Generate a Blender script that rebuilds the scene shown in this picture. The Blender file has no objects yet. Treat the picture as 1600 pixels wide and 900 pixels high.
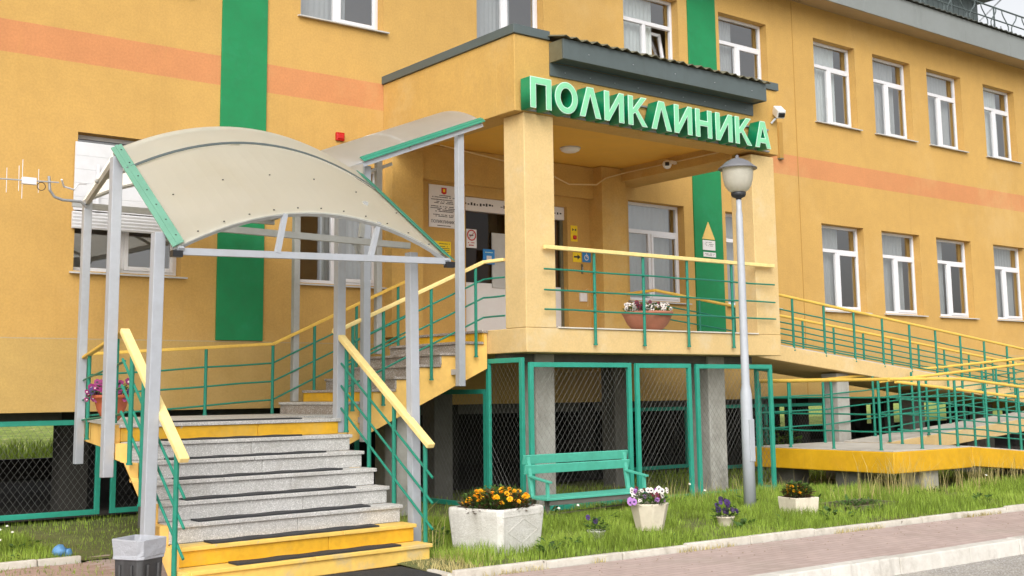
import bpy, math, random
import numpy as np
from mathutils import Vector, Matrix

random.seed(7)
RNG = np.random.default_rng(7)
scene = bpy.context.scene
COL = scene.collection
rad = math.radians

# ------------------------------------------------------------------ camera
cam_data = bpy.data.cameras.new('camera')
cam = bpy.data.objects.new('camera', cam_data)
COL.objects.link(cam)
scene.camera = cam
_yaw, _pitch, _roll = rad(37.960), rad(7.627), rad(-0.683)
_f = Vector((math.sin(_yaw) * math.cos(_pitch), math.cos(_yaw) * math.cos(_pitch), math.sin(_pitch)))
_r = Vector((math.cos(_yaw), -math.sin(_yaw), 0))
_u = _r.cross(_f)
_c, _s = math.cos(_roll), math.sin(_roll)
_r, _u = _c * _r + _s * _u, -_s * _r + _c * _u
cam.matrix_world = Matrix(((_r.x, _u.x, -_f.x, 0), (_r.y, _u.y, -_f.y, -15.6), (_r.z, _u.z, -_f.z, 1.57), (0, 0, 0, 1)))
cam_data.sensor_width = 36
cam_data.lens = 1853.87 / 1600 * 36
cam_data.shift_y = -85 / 1600
cam_data.clip_end = 2000

# ------------------------------------------------------------------ sky, sun, exposure
SUN_ELEV, SUN_AZ = 38, 221          # azimuth clockwise from +Y: the veiled sun stands behind and left of the camera
world = bpy.data.worlds.new('World')
scene.world = world
world.use_nodes = True
wn = world.node_tree
bg = wn.nodes['Background']
sky = wn.nodes.new('ShaderNodeTexSky')
sky.sky_type = 'NISHITA'
sky.sun_disc = False
sky.sun_elevation = rad(SUN_ELEV)
sky.sun_rotation = rad(SUN_AZ)
sky.air_density = 1.0
sky.dust_density = 4.0
sky.ozone_density = 1.0
hs = wn.nodes.new('ShaderNodeHueSaturation')      # overcast: the blue is washed out of the sky
hs.inputs['Saturation'].default_value = 0.12
wn.links.new(sky.outputs[0], hs.inputs['Color'])
wn.links.new(hs.outputs[0], bg.inputs['Color'])
bg.inputs['Strength'].default_value = 0.15

sun_data = bpy.data.lights.new('sun', 'SUN')
sun_data.energy = 0.75
sun_data.angle = rad(60)
sun_data.color = (1.0, 0.96, 0.9)
sun = bpy.data.objects.new('sun', sun_data)
COL.objects.link(sun)
_d = Vector((math.sin(rad(SUN_AZ)) * math.cos(rad(SUN_ELEV)), math.cos(rad(SUN_AZ)) * math.cos(rad(SUN_ELEV)), math.sin(rad(SUN_ELEV))))
sun.rotation_euler = _d.to_track_quat('Z', 'Y').to_euler()

scene.view_settings.view_transform = 'Standard'
scene.view_settings.look = 'None'
scene.view_settings.gamma = 1
scene.view_settings.exposure = 0.64
scene.view_settings.use_curve_mapping = False
scene.render.engine = 'CYCLES'
scene.cycles.max_bounces = 12
scene.cycles.diffuse_bounces = 10
scene.cycles.transparent_max_bounces = 24

# ------------------------------------------------------------------ materials
MATS = {}


def lin(r, g, b):
    f = lambda c: (c / 255 / 12.92) if c / 255 <= 0.04045 else ((c / 255 + 0.055) / 1.055) ** 2.4
    return (f(r), f(g), f(b), 1)


def node(nt, typ, **kw):
    n = nt.nodes.new(typ)
    for k, v in kw.items():
        if isinstance(k, str) and hasattr(n, k):
            setattr(n, k, v)
    return n


def noise(nt, pos, scale, detail=4, rough=0.6, stretch=None):
    n = nt.nodes.new('ShaderNodeTexNoise')
    n.inputs['Scale'].default_value = scale
    n.inputs['Detail'].default_value = detail
    n.inputs['Roughness'].default_value = rough
    src = pos
    if stretch:
        m = nt.nodes.new('ShaderNodeMapping')
        m.inputs['Scale'].default_value = stretch
        nt.links.new(pos, m.inputs['Vector'])
        src = m.outputs[0]
    nt.links.new(src, n.inputs['Vector'])
    return n.outputs['Fac']


def ramp(nt, fac, a, b):
    r = nt.nodes.new('ShaderNodeMapRange')
    r.inputs['From Min'].default_value = a
    r.inputs['From Max'].default_value = b
    r.interpolation_type = 'SMOOTHSTEP'
    nt.links.new(fac, r.inputs['Value'])
    return r.outputs[0]


def mixc(nt, fac, a, b, mode='MIX'):
    m = nt.nodes.new('ShaderNodeMix')
    m.data_type = 'RGBA'
    m.blend_type = mode
    for sock, val in ((m.inputs['Factor'], fac), (m.inputs['A'], a), (m.inputs['B'], b)):
        pass
    def put(s, v):
        if isinstance(v, (int, float)):
            s.default_value = v
        elif isinstance(v, tuple):
            s.default_value = v
        else:
            nt.links.new(v, s)
    put(m.inputs[0], fac)
    put(m.inputs[6], a)
    put(m.inputs[7], b)
    return m.outputs[2]


def math_(nt, op, a, b=None, clamp=False):
    m = nt.nodes.new('ShaderNodeMath')
    m.operation = op
    m.use_clamp = clamp
    for i, v in enumerate((a, b)):
        if v is None:
            continue
        if isinstance(v, (int, float)):
            m.inputs[i].default_value = v
        else:
            nt.links.new(v, m.inputs[i])
    return m.outputs[0]


def mat(name, col, rough=0.6, var=0.18, vscale=1.2, bump=0.15, bscale=90, metal=0.0, stain=None, chips=None, streak=None,
        zbands=None, trans=0.0, spec=0.5, dist=0.004, island=0.0, speck=None, grain=0.0, tcol=None):
    """procedural surface: base colour mottled by noise, with optional stains (colour, amount, scale), paint chips (colour, threshold, scale),
    vertical streaks (colour, amount) and painted zones zbands [(z0, z1, colour)]"""
    m = bpy.data.materials.new(name)
    m.use_nodes = True
    nt = m.node_tree
    b = nt.nodes['Principled BSDF']
    out = nt.nodes['Material Output']
    g = nt.nodes.new('ShaderNodeNewGeometry')
    pos = g.outputs['Position']
    c = col
    if zbands:
        sx = nt.nodes.new('ShaderNodeSeparateXYZ')
        nt.links.new(pos, sx.inputs[0])
        z = sx.outputs['Z']
        wob = math_(nt, 'MULTIPLY', math_(nt, 'SUBTRACT', noise(nt, pos, 6, 3), 0.5), 0.012)
        zz = math_(nt, 'ADD', z, wob)
        for z0, z1, cc in zbands:
            f = math_(nt, 'MULTIPLY', math_(nt, 'GREATER_THAN', zz, z0), math_(nt, 'LESS_THAN', zz, z1))
            c = mixc(nt, f, c, cc)
    n1 = noise(nt, pos, vscale, 6, 0.65)
    n2 = noise(nt, pos, vscale * 7.3, 5, 0.6)
    dark = mixc(nt, 1.0, c, (1 - var, 1 - var * 1.1, 1 - var * 1.25, 1), 'MULTIPLY')
    light = mixc(nt, 1.0, c, (1 + var * .8, 1 + var * .8, 1 + var * .9, 1), 'MULTIPLY')
    f12 = math_(nt, 'ADD', math_(nt, 'MULTIPLY', n1, 0.6), math_(nt, 'MULTIPLY', n2, 0.4))
    c = mixc(nt, ramp(nt, f12, 0.3, 0.7), dark, light)
    if island:
        rnd = g.outputs['Random Per Island']
        k = math_(nt, 'ADD', math_(nt, 'MULTIPLY', rnd, island), 1 - island / 2)
        cm = nt.nodes.new('ShaderNodeCombineColor')
        for i in range(3):
            nt.links.new(k, cm.inputs[i])
        c = mixc(nt, 1.0, c, cm.outputs[0], 'MULTIPLY')
    if speck:
        v = nt.nodes.new('ShaderNodeTexVoronoi')
        v.inputs['Scale'].default_value = speck[1]
        nt.links.new(pos, v.inputs['Vector'])
        sc = nt.nodes.new('ShaderNodeSeparateColor')
        nt.links.new(v.outputs['Color'], sc.inputs[0])
        c = mixc(nt, math_(nt, 'MULTIPLY', ramp(nt, sc.outputs[0], .45, .8), speck[2]), c, speck[0])
        c = mixc(nt, math_(nt, 'MULTIPLY', ramp(nt, sc.outputs[1], .8, .9), speck[2]), c, (.75, .74, .72, 1))
    if grain:
        gr = noise(nt, pos, 34, 3, 0.6)
        c = mixc(nt, ramp(nt, gr, .35, .65), mixc(nt, 1.0, c, (1 - grain, 1 - grain, 1 - grain * 1.2, 1), 'MULTIPLY'), mixc(nt, 1.0, c, (1 + grain, 1 + grain, 1 + grain, 1), 'MULTIPLY'))
    if streak:
        s = noise(nt, pos, 9, 4, 0.6, (1, 1, 0.05))
        s2 = noise(nt, pos, 0.7, 3)
        c = mixc(nt, math_(nt, 'MULTIPLY', math_(nt, 'MULTIPLY', ramp(nt, s, .5, .75), ramp(nt, s2, .4, .65)), streak[1]), c, streak[0])
    if stain:
        s = noise(nt, pos, stain[2], 6, 0.7)
        c = mixc(nt, math_(nt, 'MULTIPLY', ramp(nt, s, .5, .72), stain[1]), c, stain[0])
    if chips:
        s = noise(nt, pos, chips[2], 8, 0.75)
        c = mixc(nt, ramp(nt, s, chips[1], chips[1] + .03), c, chips[0])
    if isinstance(c, tuple):
        b.inputs['Base Color'].default_value = c
    else:
        nt.links.new(c, b.inputs['Base Color'])
    r = math_(nt, 'ADD', math_(nt, 'MULTIPLY', n2, 0.25), rough - 0.12, True)
    nt.links.new(r, b.inputs['Roughness'])
    b.inputs['Metallic'].default_value = metal
    b.inputs['Specular IOR Level'].default_value = spec
    if bump:
        bp = nt.nodes.new('ShaderNodeBump')
        bp.inputs['Strength'].default_value = bump
        bp.inputs['Distance'].default_value = dist
        nb = noise(nt, pos, bscale, 6, 0.7)
        nt.links.new(nb, bp.inputs['Height'])
        nt.links.new(bp.outputs[0], b.inputs['Normal'])
    if trans:
        t = nt.nodes.new('ShaderNodeBsdfTranslucent')
        if tcol:
            t.inputs[0].default_value = tcol
        elif not isinstance(c, tuple):
            nt.links.new(c, t.inputs[0])
        mx = nt.nodes.new('ShaderNodeMixShader')
        mx.inputs[0].default_value = trans
        nt.links.new(b.outputs[0], mx.inputs[1])
        nt.links.new(t.outputs[0], mx.inputs[2])
        nt.links.new(mx.outputs[0], out.inputs['Surface'])
    MATS[name] = m
    return m


def glass_mat(name, tint=(.93, .95, .95, 1), r0=.27):
    m = bpy.data.materials.new(name)
    m.use_nodes = True
    nt = m.node_tree
    nt.nodes.remove(nt.nodes['Principled BSDF'])
    out = nt.nodes['Material Output']
    tr = nt.nodes.new('ShaderNodeBsdfTransparent')
    tr.inputs[0].default_value = tint
    gl = nt.nodes.new('ShaderNodeBsdfGlossy')
    gl.inputs['Roughness'].default_value = 0.02
    fr = nt.nodes.new('ShaderNodeLayerWeight')      # Schlick reflectance, the same from both sides
    fr.inputs['Blend'].default_value = .5
    g = nt.nodes.new('ShaderNodeNewGeometry')
    bp = nt.nodes.new('ShaderNodeBump')
    bp.inputs['Strength'].default_value = .04
    bp.inputs['Distance'].default_value = .02
    nt.links.new(noise(nt, g.outputs['Position'], 1.5, 2), bp.inputs['Height'])
    nt.links.new(bp.outputs[0], gl.inputs['Normal'])
    mx = nt.nodes.new('ShaderNodeMixShader')
    nt.links.new(math_(nt, 'ADD', math_(nt, 'MULTIPLY', math_(nt, 'POWER', fr.outputs['Facing'], 4.0), 1 - r0), r0), mx.inputs[0])
    nt.links.new(tr.outputs[0], mx.inputs[1])
    nt.links.new(gl.outputs[0], mx.inputs[2])
    nt.links.new(mx.outputs[0], out.inputs['Surface'])
    MATS[name] = m
    return m


Y_WALL = (.525, .315, .088, 1)
PEACH = (.54, .228, .088, 1)
mat('wall_stucco', Y_WALL, .85, .09, .55, .5, 70, zbands=[(5.98, 6.41, PEACH), (1.0, 2.325, (.485, .315, .098, 1)), (2.318, 2.332, (.43, .33, .19, 1))],
    stain=((.585, .39, .16, 1), .55, .3), streak=((.41, .23, .055, 1), .3), dist=.008, grain=.045)
mat('porch_stucco', (.54, .33, .090, 1), .85, .09, .8, .5, 70, stain=((.58, .41, .18, 1), .45, 1.0), streak=((.44, .27, .10, 1), .3), dist=.008, grain=.045)
mat('porch_ceiling_lifted', (.72, .41, .06, 1), .8, .06, .8, .2, 70)  # porch stucco colour raised and warmed to brighten the shaded ceiling
mat('slab_stucco', (.64, .455, .205, 1), .85, .08, .9, .5, 60, stain=((.65, .52, .31, 1), .7, 1.5), chips=(lin(196, 178, 140), .70, 3.5), streak=((.55, .40, .20, 1), .35), dist=.008, grain=.04)
mat('stringer_paint', lin(236, 192, 106), .8, .12, 1.4, .35, 60, stain=(lin(206, 160, 90), .5, 2.2), chips=(lin(170, 150, 120), .69, 5))
mat('joint_tan', (.40, .225, .05, 1), .85, .1, 2, .2, 60)
mat('pilaster_green', lin(20, 126, 74), .8, .12, 1.2, .5, 80, stain=(lin(38, 142, 98), .4, 1.5), dist=.006)
mat('rail_green', lin(20, 122, 100), .45, .14, 3, .08, 60, chips=(lin(92, 84, 66), .73, 9))
mat('fence_green', lin(44, 148, 126), .5, .12, 2, .08, 60, chips=(lin(120, 100, 78), .72, 7))
mat('dark_green', lin(10, 96, 66), .5, .12, 3, .05, 60)
mat('bench_green', lin(84, 176, 154), .5, .12, 2.5, .25, 40, chips=(lin(176, 178, 164), .69, 6))
mat('strip_green', lin(100, 148, 126), .5, .1, 2, .05, 60, streak=(lin(96, 150, 124), .5))
mat('strip_dark_green', lin(46, 128, 104), .5, .1, 2, .05, 60)
mat('rail_yellow', lin(232, 208, 138), .55, .12, 3, .15, 40, chips=(lin(206, 186, 140), .68, 9))
mat('rail_deep_yellow', lin(224, 184, 82), .55, .12, 3, .12, 40, chips=(lin(150, 120, 60), .72, 9))
mat('step_yellow', lin(214, 164, 34), .6, .16, 2.2, .25, 60, stain=(lin(196, 162, 84), .55, 2.6), chips=(lin(190, 184, 168), .68, 6))
mat('step_yellow_worn', lin(224, 186, 92), .65, .16, 2, .3, 60, stain=(lin(186, 170, 136), .8, 2.2), chips=(lin(176, 168, 152), .64, 5))
mat('ramp_yellow', lin(208, 158, 14), .65, .14, 1.6, .3, 50, stain=(lin(206, 150, 40), .5, 1.8), chips=(lin(206, 196, 172), .7, 4), streak=(lin(232, 196, 104), .4))
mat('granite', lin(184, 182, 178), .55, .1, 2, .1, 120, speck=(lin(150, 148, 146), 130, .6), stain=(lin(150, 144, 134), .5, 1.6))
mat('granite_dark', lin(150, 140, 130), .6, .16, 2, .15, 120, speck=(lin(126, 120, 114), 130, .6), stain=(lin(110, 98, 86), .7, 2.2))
mat('mat_rubber', lin(44, 45, 48), .75, .25, 6, .9, 220, dist=.004)
mat('post_gray', lin(160, 164, 170), .5, .08, 2, .1, 60, chips=(lin(150, 132, 112), .74, 9), streak=(lin(150, 146, 138), .35))
mat('frame_steel', lin(160, 162, 160), .55, .12, 2, .1, 60, chips=(lin(140, 120, 100), .73, 9))
mat('polycarbonate', (.78, .735, .62, 1), .36, .06, .6, .1, 30, stain=((.70, .63, .48, 1), .5, .7), streak=((.55, .5, .40, 1), .25), trans=.72, tcol=(.98, .96, .88, 1))
mat('polycarbonate_grey', lin(196, 190, 182), .45, .12, 1.2, .1, 30, stain=(lin(170, 160, 150), .5, 1.1), trans=.7, tcol=(.95, .94, .92, 1))
mat('metal_gray', lin(82, 92, 92), .45, .1, 1.5, .08, 40, streak=(lin(76, 80, 76), .4))
mat('metal_fascia', lin(128, 132, 130), .45, .08, 1.0, .06, 40, streak=(lin(104, 108, 106), .35))
mat('metal_brown_gray', lin(104, 100, 78), .55, .2, 3, .1, 40)
mat('soffit_tan', lin(168, 148, 116), .7, .1, 1, .1, 30)
mat('sheet_dark', lin(78, 80, 74), .5, .15, 3, .1, 40)
mat('pvc_white', lin(218, 217, 220), .35, .04, 2, .02, 40)
mat('sill_white', lin(186, 185, 182), .45, .08, 2, .05, 40, streak=(lin(170, 166, 158), .4))
mat('curtain_white', lin(226, 232, 230), .9, .05, 2, 0, 40, trans=.3)
mat('curtain_grey', lin(176, 178, 178), .9, .06, 2, 0, 40, trans=.2)
mat('interior', lin(150, 128, 100), .9, .1, .6, 0, 40)
mat('interior_dark', lin(150, 112, 62), .9, .1, .6, 0, 40)
mat('shutter_white', lin(206, 206, 208), .5, .06, 1.5, .05, 40)
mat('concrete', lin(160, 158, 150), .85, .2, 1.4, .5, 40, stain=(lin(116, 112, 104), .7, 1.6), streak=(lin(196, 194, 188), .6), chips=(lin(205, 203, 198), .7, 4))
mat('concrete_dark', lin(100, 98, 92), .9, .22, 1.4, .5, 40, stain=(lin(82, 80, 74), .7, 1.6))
mat('porch_tile', lin(206, 200, 188), .7, .1, 1, .2, 50)
mat('concrete_floor', lin(188, 182, 172), .9, .14, 1.2, .6, 50, stain=(lin(150, 142, 130), .6, 1.3))
mat('crawlspace_shade', lin(44, 42, 38), .9, .2, 1, .3, 40)  # near-black colour stands in for the shade under the house
mat('wire', lin(112, 112, 108), .5, .1, 4, 0, 40, metal=.3)
mat('planter_white', lin(212, 209, 202), .9, .12, 3, .9, 45, streak=(lin(150, 142, 130), .75), stain=(lin(176, 168, 154), .5, 5), chips=(lin(160, 150, 134), .64, 9), dist=.012)
mat('planter_beige', lin(214, 204, 184), .85, .1, 3, .5, 50, stain=(lin(182, 168, 144), .5, 4), streak=(lin(176, 162, 140), .4))
mat('terracotta', lin(178, 92, 58), .7, .12, 3, .2, 60, stain=(lin(156, 84, 60), .5, 4))
mat('terracotta_pale', lin(166, 108, 84), .7, .12, 3, .2, 60, stain=(lin(186, 138, 114), .5, 4))
mat('grit', lin(150, 134, 116), .95, .3, 8, .3, 40)
mat('soil', lin(74, 56, 40), .95, .3, 8, .8, 40)
mat('leaf_green', lin(72, 104, 40), .6, .25, 8, .1, 60, island=.7, trans=.25)
mat('leaf_reddish', lin(96, 74, 46), .6, .3, 8, .1, 60, island=.7, trans=.2)
mat('marigold', lin(250, 192, 24), .6, .2, 30, .2, 60)
mat('marigold_deep', lin(242, 156, 18), .6, .25, 30, .2, 60)
mat('pansy_white', lin(214, 206, 198), .6, .06, 30, .1, 60)
mat('pansy_purple', lin(58, 26, 92), .6, .2, 30, .1, 60)
mat('pansy_dark', lin(34, 14, 44), .6, .2, 30, .1, 60)
mat('pansy_wine', lin(100, 14, 34), .6, .2, 30, .1, 60)
mat('pansy_lilac', lin(164, 112, 180), .6, .15, 30, .1, 60)
mat('petunia', lin(128, 26, 92), .6, .2, 30, .1, 60)
mat('daisy_white', lin(238, 238, 228), .6, .05, 30, 0, 60)
mat('grass_blade', lin(142, 168, 66), .55, .42, 1.1, 0, 60, island=.95, trans=.3, stain=(lin(178, 184, 92), .6, 1.1), spec=.3)
mat('grass_dry', lin(190, 176, 118), .7, .25, 2, 0, 60, island=.6, trans=.25)
mat('lawn_soil', lin(98, 104, 56), .95, .3, 2.2, .8, 30, stain=(lin(112, 96, 62), .7, 1.4), dist=.02)
mat('dirt_shaded', lin(52, 47, 40), .95, .25, 1.2, .8, 25, dist=.02)  # bare dirt, coloured darker to deepen the shade beneath the floor
mat('far_meadow', lin(136, 156, 66), .95, .4, 1.5, .8, 6, stain=(lin(196, 190, 120), .8, 2.2), chips=(lin(84, 104, 40), .58, 3), dist=.05)
mat('kerb_concrete', lin(196, 190, 178), .85, .16, 2.2, .6, 45, stain=(lin(140, 132, 116), .75, 2.4), chips=(lin(112, 104, 90), .64, 6), dist=.01)
mat('kerb_white', lin(206, 202, 194), .85, .14, 1.4, .6, 40, stain=(lin(150, 142, 130), .8, 1.6), chips=(lin(132, 124, 112), .66, 5), streak=(lin(120, 112, 100), .6), dist=.01)
mat('paver_pink', lin(168, 142, 130), .85, .14, 2, .4, 70, island=.25, stain=(lin(140, 120, 104), .5, 2.4))
mat('asphalt', lin(158, 152, 144), .9, .12, 1.6, .5, 110, speck=(lin(96, 94, 92), 90, .5), stain=(lin(178, 170, 156), .6, .8))
mat('bin_black', lin(56, 56, 57), .5, .3, 3, .25, 50, streak=(lin(104, 104, 104), .6))
mat('bag_white', lin(186, 188, 194), .35, .06, 6, .7, 18, trans=.25, dist=.02)
mat('bag_blue', lin(104, 156, 204), .4, .15, 8, .5, 20, trans=.2, dist=.02)
mat('lamp_pole', lin(170, 174, 180), .45, .06, 2, .05, 60, chips=(lin(150, 146, 140), .75, 9))
mat('lamp_cap', lin(112, 112, 116), .4, .1, 4, .05, 60)
mat('lamp_dark', lin(44, 46, 50), .5, .1, 4, .05, 60)
mat('lamp_bowl', lin(240, 236, 222), .25, .05, 3, 0, 60, trans=.6)
mat('sign_mint', lin(128, 202, 156), .4, .05, 3, 0, 60)
mat('sign_pale', lin(196, 230, 210), .4, .04, 3, 0, 60)
mat('sign_green', lin(6, 128, 84), .35, .1, 3, 0, 60)
mat('plaque_white', lin(222, 218, 216), .35, .03, 3, 0, 60)
mat('ink', lin(52, 50, 50), .6, .05, 3, 0, 60)
mat('red_paint', lin(190, 30, 34), .4, .1, 5, 0, 60)
mat('alarm_red', lin(176, 18, 22), .25, .1, 5, 0, 60)
mat('sign_yellow', lin(238, 206, 24), .45, .06, 4, 0, 60)
mat('sign_blue', lin(40, 128, 196), .4, .06, 4, 0, 60)
mat('black_plastic', lin(28, 28, 30), .4, .1, 4, 0, 60)
mat('camera_white', lin(230, 230, 228), .35, .05, 4, 0, 60)
mat('triangle_sand', lin(222, 186, 106), .6, .06, 4, 0, 60)
mat('cable_pale', lin(214, 190, 140), .6, .05, 4, 0, 60)
mat('galvanized', lin(150, 152, 154), .4, .12, 5, .05, 60, metal=.4)
mat('bottle_green', lin(120, 160, 70), .3, .1, 4, 0, 60)
glass_mat('glass')
glass_mat('glass_dark', (.6, .52, .42, 1), .035)

# brick-patterned pavement for the part too far away to tell pavers apart
pv = mat('pavement_pink', (.47, .36, .325, 1), .88, .12, 1.2, .3, 60, stain=((.40, .33, .28, 1), .6, .9))
nt = pv.node_tree
bk = nt.nodes.new('ShaderNodeTexBrick')
g = nt.nodes.new('ShaderNodeNewGeometry')
nt.links.new(g.outputs['Position'], bk.inputs['Vector'])
bk.inputs['Scale'].default_value = 1
bk.inputs['Brick Width'].default_value = .2
bk.inputs['Row Height'].default_value = .1
bk.inputs['Mortar Size'].default_value = .006
bk.inputs['Mortar Smooth'].default_value = .3
bk.inputs['Color1'].default_value = (1, 1, 1, 1)
bk.inputs['Color2'].default_value = (.9, .9, .9, 1)
bk.inputs['Mortar'].default_value = (.72, .72, .68, 1)
pb = nt.nodes['Principled BSDF']
lk = pb.inputs['Base Color'].links[0]
src = lk.from_socket
nt.links.new(mixc(nt, 1.0, src, bk.outputs['Color'], 'MULTIPLY'), pb.inputs['Base Color'])

# ------------------------------------------------------------------ mesh helpers
ORIGIN = {}


class MB:
    def __init__(self):
        self.v, self.f = [], []

    def add(self, vs, fs):
        o = len(self.v)
        self.v += [tuple(p) for p in vs]
        self.f += [tuple(i + o for i in f) for f in fs]
        return self

    def box(self, x0, x1, y0, y1, z0, z1):
        vs = [(x0, y0, z0), (x1, y0, z0), (x1, y1, z0), (x0, y1, z0), (x0, y0, z1), (x1, y0, z1), (x1, y1, z1), (x0, y1, z1)]
        return self.add(vs, [(3, 2, 1, 0), (4, 5, 6, 7), (0, 1, 5, 4), (1, 2, 6, 5), (2, 3, 7, 6), (3, 0, 4, 7)])

    def bar(self, p, q, w, h, up=(0, 0, 1)):
        p, q = Vector(p), Vector(q)
        d = (q - p).normalized()
        s = d.cross(Vector(up))
        s = s.normalized() if s.length > 1e-5 else Vector((1, 0, 0))
        t = s.cross(d).normalized()
        vs = []
        for c in (p, q):
            for a, b in ((-1, -1), (1, -1), (1, 1), (-1, 1)):
                vs.append(c + s * a * w / 2 + t * b * h / 2)
        return self.add(vs, [(3, 2, 1, 0), (4, 5, 6, 7), (0, 1, 5, 4), (1, 2, 6, 5), (2, 3, 7, 6), (3, 0, 4, 7)])

    def tube(self, pts, r, n=8, caps=True):
        pts = [Vector(p) for p in pts]
        rs = r if isinstance(r, (list, tuple)) else [r] * len(pts)
        o = len(self.v)
        prev = None
        for i, p in enumerate(pts):
            d = (pts[min(i + 1, len(pts) - 1)] - pts[max(i - 1, 0)]).normalized()
            ref = prev if prev is not None else (Vector((0, 0, 1)) if abs(d.z) < .9 else Vector((1, 0, 0)))
            s = d.cross(ref)
            if s.length < 1e-4:
                s = d.cross(Vector((0, 1, 0)))
            s.normalize()
            t = s.cross(d).normalized()
            prev = t
            for k in range(n):
                a = 2 * math.pi * k / n
                self.v.append(tuple(p + s * math.cos(a) * rs[i] + t * math.sin(a) * rs[i]))
        for i in range(len(pts) - 1):
            for k in range(n):
                k2 = (k + 1) % n
                self.f.append((o + i * n + k, o + i * n + k2, o + (i + 1) * n + k2, o + (i + 1) * n + k))
        if caps:
            self.f.append(tuple(o + k for k in reversed(range(n))))
            e = o + (len(pts) - 1) * n
            self.f.append(tuple(e + k for k in range(n)))
        return self

    def prism(self, poly, axis, a, b):
        mk = {'x': lambda p, t: (t, p[0], p[1]), 'y': lambda p, t: (p[0], t, p[1]), 'z': lambda p, t: (p[0], p[1], t)}[axis]
        n = len(poly)
        vs = [mk(p, a) for p in poly] + [mk(p, b) for p in poly]
        fs = [tuple(range(n)), tuple(reversed(range(n, 2 * n)))] + [(i, n + i, n + (i + 1) % n, (i + 1) % n) for i in range(n)]
        return self.add(vs, fs)

    def lathe(self, prof, c=(0, 0, 0), n=24, sq=None, rot=0):
        o = len(self.v)
        for r, z in prof:
            for k in range(n):
                a = 2 * math.pi * k / n + rot
                self.v.append((c[0] + r * math.cos(a), c[1] + r * math.sin(a), c[2] + z))
        for i in range(len(prof) - 1):
            for k in range(n):
                k2 = (k + 1) % n
                self.f.append((o + i * n + k, o + i * n + k2, o + (i + 1) * n + k2, o + (i + 1) * n + k))
        self.f.append(tuple(o + k for k in reversed(range(n))))
        e = o + (len(prof) - 1) * n
        self.f.append(tuple(e + k for k in range(n)))
        return self

    def sheet(self, grid, thick=None):
        """grid[i][j] of points -> surface; thick: offset vector for a second layer, closed round the rim"""
        o = len(self.v)
        ni, nj = len(grid), len(grid[0])
        for row in grid:
            for p in row:
                self.v.append(tuple(p))
        for i in range(ni - 1):
            for j in range(nj - 1):
                self.f.append((o + i * nj + j, o + i * nj + j + 1, o + (i + 1) * nj + j + 1, o + (i + 1) * nj + j))
        if thick is not None:
            t = Vector(thick)
            o2 = len(self.v)
            for row in grid:
                for p in row:
                    self.v.append(tuple(Vector(p) + t))
            for i in range(ni - 1):
                for j in range(nj - 1):
                    self.f.append((o2 + i * nj + j, o2 + (i + 1) * nj + j, o2 + (i + 1) * nj + j + 1, o2 + i * nj + j + 1))
            rim = [i * nj for i in range(ni)] + [(ni - 1) * nj + j for j in range(1, nj)] + [i * nj + nj - 1 for i in range(ni - 2, -1, -1)] + list(range(nj - 2, 0, -1))
            for a, b in zip(rim, rim[1:] + rim[:1]):
                self.f.append((o + a, o + b, o2 + b, o2 + a))
        return self

    def build(self, name, m, parent=None, smooth=False, bevel=0, origin=None):
        og = ORIGIN[parent.name] if parent is not None else Vector(origin or (0, 0, 0))
        me = bpy.data.meshes.new(name)
        me.from_pydata([(x - og[0], y - og[1], z - og[2]) for x, y, z in self.v], [], self.f)
        me.materials.append(MATS[m] if isinstance(m, str) else m)
        me.validate()
        me.update()
        if smooth:
            me.shade_smooth() if hasattr(me, 'shade_smooth') else None
        ob = bpy.data.objects.new(name, me)
        COL.objects.link(ob)
        if parent is not None:
            ob.parent = parent
        else:
            ob.location = og
        ORIGIN[ob.name] = Vector(og)
        if bevel:
            bv = ob.modifiers.new('bevel', 'BEVEL')
            bv.width = bevel
            bv.segments = 2
            bv.limit_method = 'ANGLE'
        return ob


def thing(name, label, cat, loc=(0, 0, 0), group=None):
    o = bpy.data.objects.new(name, None)
    COL.objects.link(o)
    o.location = loc
    o.empty_display_size = .2
    ORIGIN[o.name] = Vector(loc)
    return tag(o, label, cat, group)


def tag(o, label=None, cat=None, group=None, kind=None):
    if label:
        o['label'] = label
    if cat:
        o['category'] = cat
    if group:
        o['group'] = group
    if kind:
        o['kind'] = kind
    return o


def link_copy(src, parent, loc=None):
    c = src.copy()
    COL.objects.link(c)
    c.parent = parent
    if loc is not None:
        c.location = loc
    ORIGIN[c.name] = ORIGIN.get(parent.name, Vector()) + (Vector(loc) if loc is not None else Vector())
    return c


def text_mesh(body, size, origin, parent, m, name='lettering', extrude=.001, align='LEFT', xdir=(1, 0, 0), width=None):
    """flat lettering standing in the XZ plane, reading along +X, facing -Y"""
    cu = bpy.data.curves.new(name, 'FONT')
    cu.body = body
    cu.size = size
    cu.extrude = extrude
    cu.align_x = align
    t = bpy.data.objects.new('tmp_text', cu)
    COL.objects.link(t)
    dg = bpy.context.evaluated_depsgraph_get()
    me = bpy.data.meshes.new_from_object(t.evaluated_get(dg))
    bpy.data.objects.remove(t)
    n = len(me.vertices)
    co = np.empty(n * 3)
    me.vertices.foreach_get('co', co)
    co = co.reshape(-1, 3)
    if width and n:
        w = co[:, 0].max() - co[:, 0].min()
        co[:, 0] = (co[:, 0] - co[:, 0].min()) * width / w
    og = ORIGIN[parent.name]
    out = np.stack([co[:, 0] + origin[0] - og[0], -co[:, 2] + origin[1] - og[1], co[:, 1] + origin[2] - og[2]], 1)
    me.vertices.foreach_set('co', out.ravel())
    me.materials.clear()
    me.materials.append(MATS[m])
    me.update()
    o = bpy.data.objects.new(name, me)
    COL.objects.link(o)
    o.parent = parent
    ORIGIN[o.name] = Vector(og)
    return o

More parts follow.
